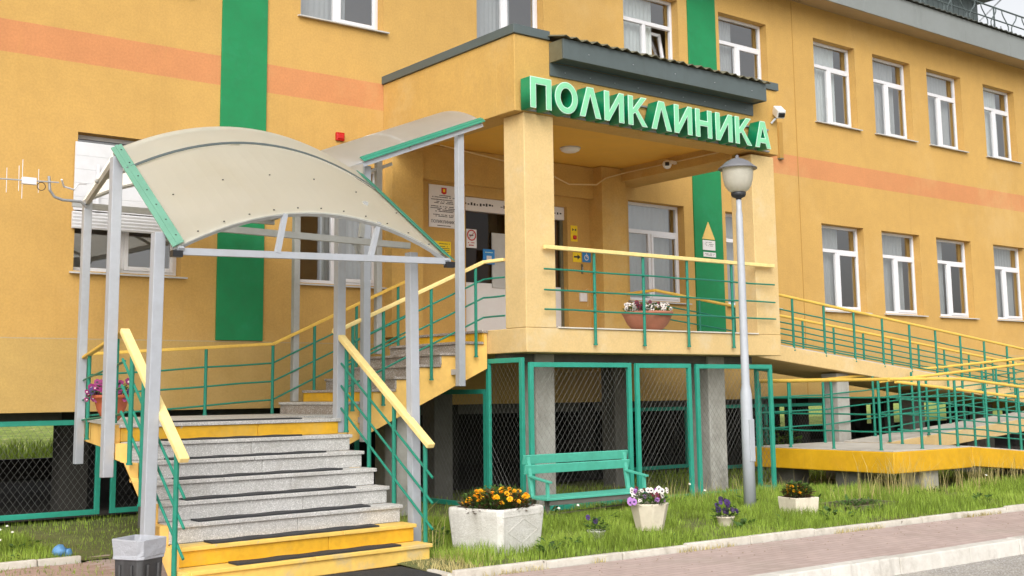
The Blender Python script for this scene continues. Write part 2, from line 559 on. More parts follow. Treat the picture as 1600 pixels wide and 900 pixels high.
def part_at(mb, name, m, parent, loc, bevel=0, smooth=False):
    me = bpy.data.meshes.new(name)
    me.from_pydata(mb.v, [], mb.f)
    me.materials.append(MATS[m])
    me.update()
    if smooth:
        me.shade_smooth()
    ob = bpy.data.objects.new(name, me)
    COL.objects.link(ob)
    ob.parent = parent
    ob.location = Vector(loc) - ORIGIN[parent.name]
    ORIGIN[ob.name] = Vector(loc)
    if bevel:
        bv = ob.modifiers.new('bevel', 'BEVEL')
        bv.width = bevel
        bv.segments = 2
        bv.limit_method = 'ANGLE'
    return ob


# ================================================================== the setting
def kerb1y(x):
    return -7.03 - .03 * (x - 6)


def kerb2y(x):
    return -8.67 - .024 * (x - 8)


gm = MB()
gm.sheet([[(x, y, -.17) for x in (-150, -30, 0, 30, 60, 250)] for y in (-60, -20, 0, 20, 60, 300)])
tag(gm.build('ground', 'far_meadow'), kind='structure')

XR = 60.0
lm_ = MB()
nx, ny = 60, 34
grid = []
for j in range(ny + 1):
    row = []
    for i in range(nx + 1):
        x = 6.05 + (XR - 6.05) * (i / nx) ** 1.6
        yk = kerb1y(x) + .05
        y = yk + (14 - yk) * (j / ny) ** 1.3
        h = 0.0
        if y > -6.6 and j > 1:
            h = .025 * math.sin(x * 2.1 + y * 1.3) * math.sin(y * 1.7 - x * .6) + .015 * math.sin(x * 5 + y * 4)
        row.append((x, y, h))
    grid.append(row)
lm_.sheet(grid)
grid = []
for j in range(31):
    row = []
    for i in range(31):
        x = -20 + 26.05 * (i / 30)
        y = -3.66 + 17.66 * (j / 30) ** 1.2
        h = .02 * math.sin(x * 2.3 + y * 1.3) if 0 < j < 30 else 0
        row.append((x, y, h))
    grid.append(row)
lm_.sheet(grid)
tag(lm_.build('lawn', 'lawn_soil', smooth=True), kind='structure')

mm = MB()
grid = []
for j in range(16):
    row = []
    for i in range(31):
        x = -40 + 140 * i / 30
        y = 9.3 + 40 * (j / 15) ** 1.5
        row.append((x, y, .03 + 1.1 * (j / 15) ** 1.2 + (.25 * math.sin(x * .9 + j) * math.sin(x * .37) if j > 1 else 0)))
    grid.append(row)
mm.sheet(grid)
tag(mm.build('meadow_slope', 'far_meadow', smooth=True), kind='structure')

gb = MB()
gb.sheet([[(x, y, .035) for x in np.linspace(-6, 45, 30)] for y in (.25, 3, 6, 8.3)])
tag(gb.build('bare_ground', 'dirt_shaded'), kind='structure')

# pavement and its pavers
pm = MB()
pm.add([(x, kerb2y(x) + .0, -.012) for x in (-30, 4, 60)] + [(60, kerb1y(60) - .03, -.012), (6.0, -7.06, -.012), (6.0, -3.0, -.012), (4.0, -3.0, -.012), (4.0, -3.73, -.012), (-30, -3.73, -.012)],
       [tuple(range(9))])
pave = tag(pm.build('pavement', 'pavement_pink'), kind='structure')
pb_ = MB().box(-.0965, .0965, -.0465, .0465, -.03, .004)
pav0 = None
for j in range(0, 24):
    y = -3.80 - j * .1
    for i in range(0, 9):
        x = 2.55 + i * .2 + (.1 if j % 2 else 0)
        if x > 3.95 or (y < -7.4):
            continue
        if pav0 is None:
            pav0 = part_at(pb_, 'paver', 'paver_pink', pave, (x, y, -.012), bevel=.004)
            o = pav0
        else:
            o = link_copy(pav0, pave, (x, y, -.012))
        o.location.z = -.012 + random.uniform(-.003, .005)
        o.rotation_euler = (random.uniform(-.015, .015), random.uniform(-.015, .015), random.uniform(-.02, .02))

rm = MB()
rm.add([(x, kerb2y(x) - .12, -.14) for x in (-40, 8, 100)] + [(100, -40, -.14), (-40, -40, -.14)], [(0, 1, 2, 3, 4)])
tag(rm.build('road', 'asphalt'), kind='structure')


def kerb(name, label, fy, x0, x1, step, w, z0, z1, m, rnd=.008):
    t = MB()
    k = thing(name, label, 'kerb', (x0, fy(x0), 0))
    x = x0
    while x < x1 - .01:
        L = step * random.uniform(.85, 1.15)
        xe = min(x + L, x1)
        b = MB()
        a0, a1 = fy(x), fy(xe)
        dz, dy = random.uniform(-rnd, rnd), random.uniform(-rnd, rnd)
        x_, xe_ = x + .004, xe - .004
        vs = [(x_, a0 - w + dy, z0), (xe_, a1 - w + dy, z0), (xe_, a1 + dy, z0), (x_, a0 + dy, z0)]
        vs += [(p[0], p[1] + (.018 if i < 2 else 0), z1 + dz) for i, p in enumerate(vs)]
        b.add(vs, [(3, 2, 1, 0), (4, 5, 6, 7), (0, 1, 5, 4), (1, 2, 6, 5), (2, 3, 7, 6), (3, 0, 4, 7)])
        b.build('kerb_stone', m, k, bevel=.012)
        x = xe
    return k


kerb('lawn_kerb', 'low pale concrete kerb edging the grass with the planters and bench', lambda x: kerb1y(x) + .06, 6.02, 40, .95, .075, -.1, .055, 'kerb_concrete')
kerb('road_kerb', 'wide whitewashed concrete kerb between pink pavement and the road', kerb2y, 1, 40, 1.0, .17, -.2, .012, 'kerb_white', .004)
kerb('side_lawn_kerb', 'thin pale kerb edging the grass left of the stairs by the bin', lambda x: -3.66 + .02 * (x - 3), -2, 3.95, 1.0, .075, -.1, .05, 'kerb_concrete')
ck = MB()
ck.add([(5.98, -6.98, -.1), (6.06, -6.98, -.1), (6.14, -6.55, -.1), (6.06, -6.53, -.1), (5.98, -6.98, .03), (6.06, -6.98, .03), (6.14, -6.55, .02), (6.06, -6.53, .02)],
       [(3, 2, 1, 0), (4, 5, 6, 7), (0, 1, 5, 4), (1, 2, 6, 5), (2, 3, 7, 6), (3, 0, 4, 7)])
tag(ck.build('kerb_end_stone', 'kerb_concrete', bevel=.015, origin=(6.05, -6.75, 0)), 'short kerb stone at the corner of grass beside the lowest step', 'kerb stone')

# ================================================================== the clinic building
bld = thing('clinic_building', 'long two storey yellow stucco clinic with peach band and green pilasters', 'building', (15, 4, 0))
WX = [4.93, 8.17, 11.47, 14.87, 17.49, 20.49, 22.61, 24.74, 27.2, 29.6]
WW, WH = 1.46, 1.84
Z2, Z1 = 7.27, 3.21
openings = [(x, x + WW, Z2, Z2 + WH) for x in WX] + [(x, x + WW, Z1, Z1 + WH) for x in WX if x != 11.47] + [(11.21, 13.40, 2.42, 4.78)]
FX0, FX1, FZ0, FZ1 = -6.0, 45.0, 1.39, 9.85
xs = sorted({FX0, FX1} | {round(o[k], 4) for o in openings for k in (0, 1)})
zs = sorted({FZ0, FZ1} | {round(o[k], 4) for o in openings for k in (2, 3)})
fm = MB()
TH = .36
for a, b in zip(xs, xs[1:]):
    for c, d in zip(zs, zs[1:]):
        mx, mz = (a + b) / 2, (c + d) / 2
        if any(o[0] < mx < o[1] and o[2] < mz < o[3] for o in openings):
            continue
        fm.add([(a, 0, c), (b, 0, c), (b, 0, d), (a, 0, d)], [(0, 1, 2, 3)])
        fm.add([(a, TH, c), (b, TH, c), (b, TH, d), (a, TH, d)], [(3, 2, 1, 0)])
for x0, x1, z0, z1 in openings:
    for p, q in (((x0, z0), (x0, z1)), ((x1, z1), (x1, z0)), ((x0, z1), (x1, z1)), ((x1, z0), (x0, z0))):
        fm.add([(p[0], 0, p[1]), (p[0], TH, p[1]), (q[0], TH, q[1]), (q[0], 0, q[1])], [(0, 1, 2, 3)])
fm.add([(FX0, 0, FZ0), (FX1, 0, FZ0), (FX1, TH, FZ0), (FX0, TH, FZ0)], [(0, 3, 2, 1)])
fm.build('wall', 'wall_stucco', bld)
em = MB().box(FX0, FX0 + .3, TH, 9, 1.39, 9.85).box(FX1 - .3, FX1, TH, 9, 1.39, 9.85).box(FX0 + .3, FX1 - .3, 8.7, 9, 1.39, 9.85)
em.build('side_wall', 'wall_stucco', bld)
MB().box(FX0 + .3, FX1 - .3, TH, 8.7, 1.40, 1.7).build('underside_slab', 'crawlspace_shade', bld)
im = MB().box(FX0 + .4, FX1 - .4, 2.3, 2.36, 1.75, 9.8).box(FX0 + .4, FX1 - .4, TH + .01, 2.29, 5.55, 5.75).box(FX0 + .4, FX1 - .4, TH + .01, 2.29, 9.62, 9.8).box(FX0 + .4, FX1 - .4, TH + .01, 2.29, 2.2, 2.4)
im.build('interior_wall', 'interior', bld)
for x in (10.9, 13.6):
    MB().box(x, x + .1, TH + .005, 2.28, 2.41, 5.54).build('interior_partition', 'interior_dark', bld)
# walls added to keep the crawlspace dark, and piles carrying the house
MB().box(7.0, 25.5, 5.6, 5.9, -.1, 1.395).build('shade_backing_wall', 'crawlspace_shade', bld)
MB().box(7.0, 7.3, 1.6, 5.59, -.1, 1.394).build('shade_backing_wall', 'crawlspace_shade', bld)
MB().box(FX0, FX1, 8.3, 8.5, -.1, .42).build('plinth_wall', 'crawlspace_shade', bld)
p0 = None
for yy in (.9, 4.2, 8.2):
    for x in np.arange(-4.0, 44, 3.05):
        if yy > 1 and 2.5 < x < 20:
            continue
        if p0 is None:
            p0 = part_at(MB().box(-.18, .18, -.18, .18, -.2, 1.398), 'pile', 'crawlspace_shade', bld, (x, yy, 0))
        else:
            link_copy(p0, bld, Vector((x + .12, yy, 0)) - ORIGIN[bld.name])
for y0 in (.75, 4.05, 8.05):
    for a_, b_ in ((FX0, 6.9), (19.4, FX1)) if y0 > 1 else ((FX0, FX1),):
        MB().box(a_, b_, y0, y0 + .3, 1.22 if y0 < 1 else 1.15, 1.399).build('ground_beam', 'concrete_dark', bld)
# pilasters
for x0, x1 in ((6.91, 7.62), (16.58, 17.37)):
    MB().box(x0, x1, -.03, .02, 2.34, 9.76).build('pilaster', 'pilaster_green', bld, bevel=.006)
MB().box(19.784, 19.802, -.006, .01, 1.42, 9.76).build('joint_strip', 'joint_tan', bld)
MB().box(9.66, 10.24, -.22, .02, 2.424, 5.51).build('corner_pier', 'porch_stucco', bld, bevel=.006)
MB().box(13.92, 14.5, -.34, .02, 2.424, 5.51).build('corner_pier', 'porch_stucco', bld, bevel=.006)
MB().box(10.24, 13.92, -.12, .02, 4.95, 5.51).build('door_head_beam', 'porch_stucco', bld, bevel=.006)

# windows
WPROT = {}


def window(x, z, var):
    loc = Vector((x, 0, z))
    if var in WPROT:
        src = WPROT[var]
        o = link_copy(src, bld, loc - ORIGIN[bld.name])
        for ch in list(src.children):
            c = ch.copy()
            COL.objects.link(c)
            c.parent = o
        return o
    ya, yb = .17, .24
    fw = .055
    zt = 1.26
    b = MB()
    b.box(0, fw, ya, yb, 0, WH).box(WW - fw, WW, ya, yb, 0, WH)
    b.box(fw, WW - fw, ya, yb, 0, fw + .01).box(fw, WW - fw, ya, yb, WH - fw, WH)
    b.box(fw, WW - fw, ya - .004, yb, zt, zt + .075)
    b.box(.655, .735, ya - .002, yb, fw + .01, zt)
    fr = part_at(b, 'window', 'pvc_white', bld, loc, bevel=.006)

    def sub(mb, name, m, **k):
        return part_at(mb, name, m, fr, loc, **k)
    sub(MB().prism([(-.075, -.042), (-.075, -.022), (.168, .012), (.168, -.02)], 'x', -.05, WW + .07), 'window_sill', 'sill_white')
    if var != 'tilt':
        s = MB()
        x0, x1, z0, z1 = .72, WW - fw + .008, fw - .002, zt + .008
        y0, y1 = ya - .022, ya + .03
        sw = .055
        s.box(x0, x0 + sw, y0, y1, z0, z1).box(x1 - sw, x1, y0, y1, z0, z1).box(x0 + sw, x1 - sw, y0, y1, z0, z0 + sw).box(x0 + sw, x1 - sw, y0, y1, z1 - sw, z1)
        sub(s, 'sash', 'pvc_white', bevel=.005)
        sub(MB().sheet([[(x0 + sw, y0 + .02, z0 + sw), (x1 - sw, y0 + .02, z0 + sw)], [(x0 + sw, y0 + .02, z1 - sw), (x1 - sw, y0 + .02, z1 - sw)]]), 'pane', 'glass')
    else:
        s = MB()
        x0, x1, z0, z1 = .74, WW - fw - .005, fw + .012, zt - .005
        sw = .06
        tl = .20
        P = lambda xx, zz, d: (xx, ya + .06 + d + (zz - z0) / (z1 - z0) * tl, zz)
        for (a, c, e, f) in ((x0, x0 + sw, z0, z1), (x1 - sw, x1, z0, z1), (x0 + sw, x1 - sw, z0, z0 + sw), (x0 + sw, x1 - sw, z1 - sw, z1)):
            s.add([P(a, e, 0), P(c, e, 0), P(c, e, .05), P(a, e, .05), P(a, f, 0), P(c, f, 0), P(c, f, .05), P(a, f, .05)],
                  [(3, 2, 1, 0), (4, 5, 6, 7), (0, 1, 5, 4), (1, 2, 6, 5), (2, 3, 7, 6), (3, 0, 4, 7)])
        sub(s, 'sash', 'pvc_white')
        g_ = MB()
        g_.add([P(x0 + sw, z0 + sw, .02), P(x1 - sw, z0 + sw, .02), P(x1 - sw, z1 - sw, .02), P(x0 + sw, z1 - sw, .02)], [(0, 1, 2, 3)])
        sub(g_, 'pane', 'glass')
    sub(MB().sheet([[(fw, ya + .03, fw + .01), (.655, ya + .03, fw + .01)], [(fw, ya + .03, zt), (.655, ya + .03, zt)]]), 'pane', 'glass')
    sub(MB().sheet([[(fw, ya + .03, zt + .075), (WW - fw, ya + .03, zt + .075)], [(fw, ya + .03, WH - fw), (WW - fw, ya + .03, WH - fw)]]), 'pane', 'glass')
    cw = {'a': 1.12, 'b': .95, 'tilt': 1.05, 'plain': 0, 'c': 1.22, 'd': .72, 'e': 1.36, 'right': 1.6}[var]
    if cw:
        n = 60
        yc = .34
        rows = []
        for zz in (-.0, WH + .1):
            cx0 = .55 if var == 'right' else -.25
            rows.append([(cx0 + (cw - cx0) * i / n, yc + .010 * math.sin(i * 1.35 + .6 * math.sin(i * .31)) + (.0 if zz < 1 else -.004), zz) for i in range(n + 1)])
        sub(MB().sheet(rows), 'curtain', 'curtain_white' if var in ('a', 'tilt') else 'curtain_grey', smooth=True)
    WPROT[var] = fr
    return fr


for i, x in enumerate(WX):
    window(x, Z2, 'tilt' if x == 14.87 else ('b' if x < 12 else 'acead'[i % 5]))
    if x != 11.47:
        window(x, Z1, 'plain' if x < 6 else 'right' if x < 9 else 'bcdeb'[i % 5])

# white roller shutter over the lower left window
b = MB()
zz = 4.0
while zz < 4.74:
    b.prism([(-.05, zz), (-.05, zz + .176), (-.047, zz + .18), (-.03, zz + .18), (-.03, zz)], 'x', 4.89, 6.33)
    zz += .182
sh = b.build('roller_shutter', 'shutter_white', bld)
b = MB()
for k in range(5):
    z0 = 3.76 + k * .045
    b.prism([(-.06, z0), (-.066, z0 + .022), (-.06, z0 + .0435), (-.02, z0 + .0435), (-.02, z0)], 'x', 4.88, 6.35)
b.build('rolled_slats', 'shutter_white', sh)
MB().bar((5.18, -.09, 4.0), (5.18, -.09, 4.62), .035, .02, (0, 1, 0)).build('shutter_guide', 'pvc_white', sh)
bt = MB().lathe([(.028, 0), (.03, .06), (.024, .1), (.009, .13), (.009, .17), (.014, .17), (.014, .19)], (5.55, .12, Z1 + .02), 12)
tag(bt.build('bottle', 'bottle_green', origin=(5.55, .12, Z1)), 'small green bottle standing on the sill of the shuttered window', 'bottle')

# entrance
dm = MB().box(11.213, 11.275, .12, .2, 2.43, 4.55).box(13.335, 13.397, .12, .2, 2.43, 4.55).box(12.27, 12.34, .12, .2, 2.43, 4.55)
door = dm.build('entrance_door', 'metal_brown_gray', bld)
MB().box(11.212, 13.398, .08, .2, 4.555, 4.778).build('door_header', 'plaque_white', door)
hd = MB()
for k in range(34):
    xx = 11.25 + k * .062
    if random.random() < .85:
        hd.box(xx, xx + random.uniform(.02, .05), .076, .081, 4.65 + random.uniform(-.01, .01), 4.67 + random.uniform(.0, .03))
tag(hd.build('header_print', 'ink', door), kind='stuff')
MB().box(11.275, 12.27, .13, .18, 2.43, 3.37).build('door_panel', 'plaque_white', door)
MB().box(12.34, 13.335, .13, .18, 2.43, 3.37).build('door_panel', 'plaque_white', door)
MB().sheet([[(11.275, .15, 3.37), (12.27, .15, 3.37)], [(11.275, .15, 4.555), (12.27, .15, 4.555)]]).build('pane', 'glass_dark', door)
MB().sheet([[(12.34, .15, 3.37), (13.335, .15, 3.37)], [(12.34, .15, 4.555), (13.335, .15, 4.555)]]).build('pane', 'glass_dark', door)
MB().box(11.83, 12.25, .105, .125, 3.30, 4.22).build('door_leaf', 'sill_white', door)

# eave, roof, roof railing and the roof hatch
MB().prism([(0.0, 9.80), (-.6, 9.735), (-.6, 9.76), (0.0, 9.84)], 'x', FX0 - .5, FX1 + .5).build('soffit', 'soffit_tan', bld)
x = FX0 - .5
while x < FX1:
    MB().box(x + .004, x + 2.0, -.63, -.6, 9.72, 10.29).build('fascia_panel', 'metal_fascia', bld, bevel=.004)
    x += 2.0
rows = [[], []]
n = 700
for i in range(n + 1):
    xx = FX0 - .6 + (FX1 - FX0 + 1.2) * i / n
    w = .018 * math.sin(i * math.pi / 1.5)
    rows[0].append((xx, -.70, 10.32 + w))
    rows[1].append((xx, 5.0, 11.7 + w))
MB().sheet(rows, (0, 0, -.02)).build('roof', 'sheet_dark', bld)
rl = MB().tube([(23.0, -.3, 10.74), (44, -.3, 10.74)], .018).build('roof_railing', 'metal_gray', bld)
MB().tube([(23.0, -.3, 11.06), (44, -.3, 11.06)], .022).build('top_rail', 'metal_gray', rl)
k = 0
xx = 23.1
while xx < 43:
    s = 1 if k % 2 == 0 else -1
    pts = [(xx + s * .14 * math.sin(math.pi * 1.6 * t), -.3, 10.42 + .64 * t) for t in np.linspace(0, 1, 9)]
    MB().tube(pts, .016, 6).build('baluster', 'metal_gray', rl)
    if k % 4 == 0:
        MB().bar((xx + .45, -.3, 10.42), (xx + .45, -.3, 11.06), .03, .03).build('rail_post', 'metal_gray', rl)
    xx += .42 if k % 2 == 0 else .55
    k += 1
hm = MB()
for i in range(14):
    hm.box(27.2 + i * .25, 27.2 + i * .25 + .235, 2.0, 2.05, 10.75, 12.6)
hatch = hm.build('roof_hatch', 'metal_gray', bld)
MB().box(27.2, 30.7, 2.05, 5, 10.75, 12.6).build('hatch_body', 'metal_gray', hatch)
MB().box(26.6, 31.3, 1.3, 5.4, 12.6, 12.75).build('hatch_roof', 'metal_fascia', hatch)
MB().bar((30.68, 1.95, 11.9), (31.25, 1.5, 12.6), .04, .04).build('brace', 'post_gray', hatch)
for x in (29.0, 29.35):
    MB().bar((x, .6, 10.6), (x, .6, 11.15), .03, .03).build('ladder_rail', 'post_gray', hatch)

# ================================================================== entrance porch
por = thing('entrance_porch', 'yellow stucco entrance porch with square pillars and flat parapet roof', 'porch', (12.3, -1.7, 0))
MB().box(9.78, 14.93, -3.35, -.002, 2.095, 2.42).build('floor_slab', 'slab_stucco', por, bevel=.012)
MB().box(10.32, 14.38, -3.375, -.36, 2.422, 2.44).build('floor_tiles', 'porch_tile', por)
MB().box(9.78, 10.30, -3.35, -2.9, 2.421, 5.329).build('pillar', 'slab_stucco', por, bevel=.012)
MB().box(14.39, 14.93, -3.35, -2.9, 2.421, 5.279).build('pillar', 'slab_stucco', por, bevel=.012)
MB().box(9.63, 15.06, -3.352, -2.95, 5.33, 6.40).build('front_beam', 'porch_stucco', por, bevel=.012)
MB().box(9.632, 10.03, -2.95, -.001, 5.331, 6.40).build('side_beam', 'porch_stucco', por, bevel=.008)
MB().box(14.4, 15.058, -2.95, -.001, 5.28, 6.40).build('side_beam', 'porch_stucco', por, bevel=.008)
MB().box(10.03, 14.4, -2.95, -.001, 5.52, 5.62).build('porch_ceiling', 'porch_ceiling_lifted', por)
MB().box(10.03, 14.4, -2.95, -.001, 6.2, 6.3).build('flat_roof', 'sheet_dark', por)
for a in ((9.60, 10.24, -3.385, -2.93, 6.401, 6.525), (9.60, 10.06, -2.93, -.001, 6.401, 6.525), (14.47, 15.09, -3.385, -2.93, 6.401, 6.525), (14.37, 15.09, -2.93, -.001, 6.401, 6.525)):
    MB().box(*a).build('coping', 'metal_gray', por, bevel=.004)
aw = MB().box(10.24, 14.45, -3.66, -3.63, 6.08, 6.36)
awn = aw.build('awning', 'metal_gray', por, bevel=.004)
MB().box(10.24, 10.27, -3.63, -3.355, 6.08, 6.36).build('awning_end', 'metal_brown_gray', awn)
MB().box(14.42, 14.45, -3.63, -3.355, 6.08, 6.36).build('awning_end', 'metal_gray', awn)
MB().box(10.27, 14.42, -3.63, -3.38, 6.09, 6.11).build('awning_underside', 'metal_gray', awn)
MB().box(10.24, 14.45, -3.378, -3.353, 5.90, 6.085).build('awning_backboard', 'metal_gray', awn)
rows = [[], []]
n = 240
for i in range(n + 1):
    xx = 10.2 + 4.3 * i / n
    ph = (i / n * 4.3 / .19) % 1
    w = .022 * (1 if ph < .5 else -1) * min(1, 4 * min(ph % .5, .5 - ph % .5)) + .006 * math.sin(i * .21)
    rows[0].append((xx, -3.72, 6.375 + w))
    rows[1].append((xx, -2.3, 6.72 + w))
MB().sheet(rows, (0, 0, -.008)).build('awning_sheet', 'metal_brown_gray', awn)
rv = MB()
for i in range(9):
    rv.lathe([(.010, -.004), (.010, .004)], (10.5 + i * .47, -3.385, 5.97), 8)
for i in range(5):
    rv.lathe([(.008, -.004), (.008, .004)], (10.7 + i * .85, -3.664, 6.2), 8)
tag(rv.build('rivets', 'post_gray', awn), kind='stuff')

# cable on the porch ceiling
MB().tube([(10.4, -.45, 5.45), (12.6, -.3, 5.30), (13.2, -.3, 5.12), (13.7, -.45, 5.14), (14.0, -.36, 5.3), (14.38, -.5, 5.42), (14.385, -2.9, 5.42)], .012, 6).build('cable', 'cable_pale', por)

# ---------------------------------------------------------------- sign letters
sgn = thing('clinic_sign', 'raised green and mint channel letters spelling the clinic name over the porch', 'sign', (12.1, -3.36, 5.35))


def letter_mesh(loops, depth, offset, y_front, x0, z0, name, m, parent):
    cu = bpy.data.curves.new('tmp', 'CURVE')
    cu.dimensions = '2D'
    cu.fill_mode = 'BOTH'
    cu.extrude = depth / 2
    cu.offset = offset
    for lp in loops:
        sp = cu.splines.new('POLY')
        sp.points.add(len(lp) - 1)
        for p, q in zip(sp.points, lp):
            p.co = (q[0], q[1], 0, 1)
        sp.use_cyclic_u = True
    t = bpy.data.objects.new('tmp', cu)
    COL.objects.link(t)
    dg = bpy.context.evaluated_depsgraph_get()
    me = bpy.data.meshes.new_from_object(t.evaluated_get(dg))
    bpy.data.objects.remove(t)
    n_ = len(me.vertices)
    co = np.empty(n_ * 3)
    me.vertices.foreach_get('co', co)
    co = co.reshape(-1, 3)
    og = ORIGIN[parent.name]
    out = np.stack([co[:, 0] + x0 - og[0], y_front + depth / 2 - co[:, 2] - og[1], co[:, 1] + z0 - og[2]], 1)
    me.vertices.foreach_set('co', out.ravel())
    me.materials.clear()
    me.materials.append(MATS[m])
    me.update()
    o = bpy.data.objects.new(name, me)
    COL.objects.link(o)
    o.parent = parent
    ORIGIN[o.name] = Vector(og)
    return o


def glyph(ch, w, h):
    s = .095
    if ch == 'П':
        return [[(0, 0), (s, 0), (s, h - s), (w - s, h - s), (w - s, 0), (w, 0), (w, h), (0, h)]]
    if ch == 'О':
        el = lambda rx, rz, sg: [(w / 2 + rx * math.cos(sg * t), h / 2 + rz * math.sin(sg * t)) for t in np.linspace(0, 2 * math.pi, 33)[:-1]]
        return [el(w / 2, h / 2 + .008, 1), el(w / 2 - s, h / 2 - .075, -1)]
    if ch == 'Л':
        return [[(0, 0), (s * 1.05, 0), (w * .5, h * .74), (w - s * 1.05, 0), (w, 0), (w * .5 + s * .62, h), (w * .5 - s * .62, h)]]
    if ch == 'И':
        return [[(0, 0), (s * .95, 0), (w - s, h * .66), (w - s, 0), (w, 0), (w, h), (w - s * .95, h), (s, h * .34), (s, h), (0, h)]]
    if ch == 'К':
        return [[(0, 0), (s, 0), (s, h * .38), (s * 1.45, h * .44), (w - s * 1.12, 0), (w, 0), (w * .5, h * .55), (w * .97, h), (w * .97 - s * 1.15, h), (s, h * .58), (s, h), (0, h)]]
    if ch == 'Н':
        return [[(0, 0), (s, 0), (s, h * .41), (w - s, h * .41), (w - s, 0), (w, 0), (w, h), (w - s, h), (w - s, h * .6), (s, h * .6), (s, h), (0, h)]]
    if ch == 'А':
        return [[(0, 0), (s, 0), (s * 1.25, h * .18), (w - s * 1.25, h * .18), (w - s, 0), (w, 0), (w * .5 + s * .6, h), (w * .5 - s * .6, h)],
                [(w * .5 - s * .58, h * .36), (w * .5, h * .74), (w * .5 + s * .58, h * .36)]]


LX = [(9.70, 10.04), (10.13, 10.51), (10.57, 10.94), (11.03, 11.38), (11.49, 11.84), (11.95, 12.33), (12.42, 12.77), (12.87, 13.20), (13.31, 13.66), (13.75, 14.10), (14.21, 14.55)]
for ch, (a, b_) in zip('ПОЛИКЛИНИКА', LX):
    lo = glyph(ch, b_ - a + .025, .425)
    zz = 5.335
    bo = letter_mesh(lo, .20, 0, -3.595, a, zz, 'letter', 'sign_green', sgn)
    letter_mesh(lo, .006, .002, -3.602, a, zz, 'letter_trim', 'sign_pale', bo)
    letter_mesh(lo, .004, -.009, -3.606, a, zz, 'letter_face', 'sign_mint', bo)
for z in (5.36, 5.71):
    MB().box(9.82, 14.8, -3.39, -3.355, z - .012, z + .012).build('mounting_rail', 'galvanized', sgn)

# ================================================================== stairs
def skew_prism(mb, poly, x0, x1, sh0, sh1):
    """(y, z) polygon swept from x0 to x1, shifted in y by sh0 / sh1"""
    n = len(poly)
    vs = [(x0, y + sh0, z) for y, z in poly] + [(x1, y + sh1, z) for y, z in poly]
    return mb.add(vs, [tuple(range(n)), tuple(reversed(range(n, 2 * n)))] + [(i, n + i, n + (i + 1) % n, (i + 1) % n) for i in range(n)])


SL, SR = 4.0, 6.42
skew = lambda x: -.18 * (SR - x) / (SR - SL)
RZ = .165
yk = lambda k: -6.02 + .245 * (k - 1)
st1 = thing('lower_staircase', 'wide granite staircase with yellow painted bottom and top steps', 'staircase', (5.2, -5.2, 0))
poly = [(yk(1) + .03, 0)]
for k in range(1, 9):
    poly += [(yk(k) + .03, RZ * k - .04), (yk(k + 1) + .03 if k < 8 else yk(8) + .25, RZ * k - .04)]
poly += [(yk(8) + .25, 1.03), (yk(8) - .30, .98), (yk(3) - .30, 0)]
# stringers left and right, the body between them
b = MB()
skew_prism(b, [(y - .02, z + (.03 if .05 < z and i < 17 else 0)) for i, (y, z) in enumerate(poly)], SL - .075, SL + .005, skew(SL - .075), skew(SL))
b.build('stringer', 'stringer_paint', st1)
b = MB()
skew_prism(b, poly, SR - .15, SR - .015, skew(SR - .15), skew(SR))
b.build('stringer', 'stringer_paint', st1)
b = MB()
skew_prism(b, [(y, z - (.004 if z > .1 else 0)) for y, z in poly], SL + .006, SR - .15, skew(SL), skew(SR - .15))
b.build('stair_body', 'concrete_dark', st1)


def slabs(k, xa, xb, cuts, y0, y1, z0, z1, m, name):
    e = [xa] + cuts + [xb]
    for a, c in zip(e, e[1:]):
        a2, c2 = a + (.002 if a != xa else 0), c - (.002 if c != xb else 0)
        q = MB().add([(a2, y0 + skew(a2), z0), (c2, y0 + skew(c2), z0), (c2, y1 + skew(c2), z0), (a2, y1 + skew(a2), z0),
                      (a2, y0 + skew(a2), z1), (c2, y0 + skew(c2), z1), (c2, y1 + skew(c2), z1), (a2, y1 + skew(a2), z1)],
                     [(3, 2, 1, 0), (4, 5, 6, 7), (0, 1, 5, 4), (1, 2, 6, 5), (2, 3, 7, 6), (3, 0, 4, 7)])
        q.build(name, m, st1, bevel=.006)


MATX = [(4.42, 6.12), (4.30, 6.03), (4.28, 6.08), (4.27, 6.06), (4.30, 6.05), (4.32, 6.0), (4.38, 5.85)]
for k in range(1, 9):
    y, z = yk(k), RZ * k
    wide = .02 if k == 1 else 0
    rm_ = {1: 'step_yellow_worn', 2: 'step_yellow', 8: 'step_yellow'}.get(k, 'granite')
    tm_ = {1: 'step_yellow_worn', 2: 'step_yellow_worn'}.get(k, 'granite')
    cut = [SL + (SR - SL) * random.choice((.38, .52, .6))]
    slabs(k, SL + .006 - wide, SR + wide, [] if k == 1 else cut, y - .005, y + .03, z - RZ + .0005, z - .036, rm_, 'riser')
    cut = [SL + (SR - SL) * random.choice((.3, .48, .66))]
    if k < 8:
        slabs(k, SL + .007 - wide, SR + .02 + wide, cut, y - .03, y + .245 - .008, z - .035, z, tm_, 'tread')
        a, c = MATX[k - 1]
        zt = z + .016
        nseg = 26
        rows = [[], []]
        for i in range(nseg + 1):
            xx = a + (c - a) * i / nseg
            w = .004 * math.sin(i * 1.7 + k) + random.uniform(-.002, .002)
            rows[0].append((xx, y + .012 + skew(xx) + w, zt + .003 * math.sin(i * .8 + k)))
            rows[1].append((xx, y + .185 + skew(xx) + w * .7, zt + .003 * math.sin(i * .9 + k)))
        MB().sheet(rows, (0, 0, -.0155)).build('tread_mat', 'mat_rubber', st1)
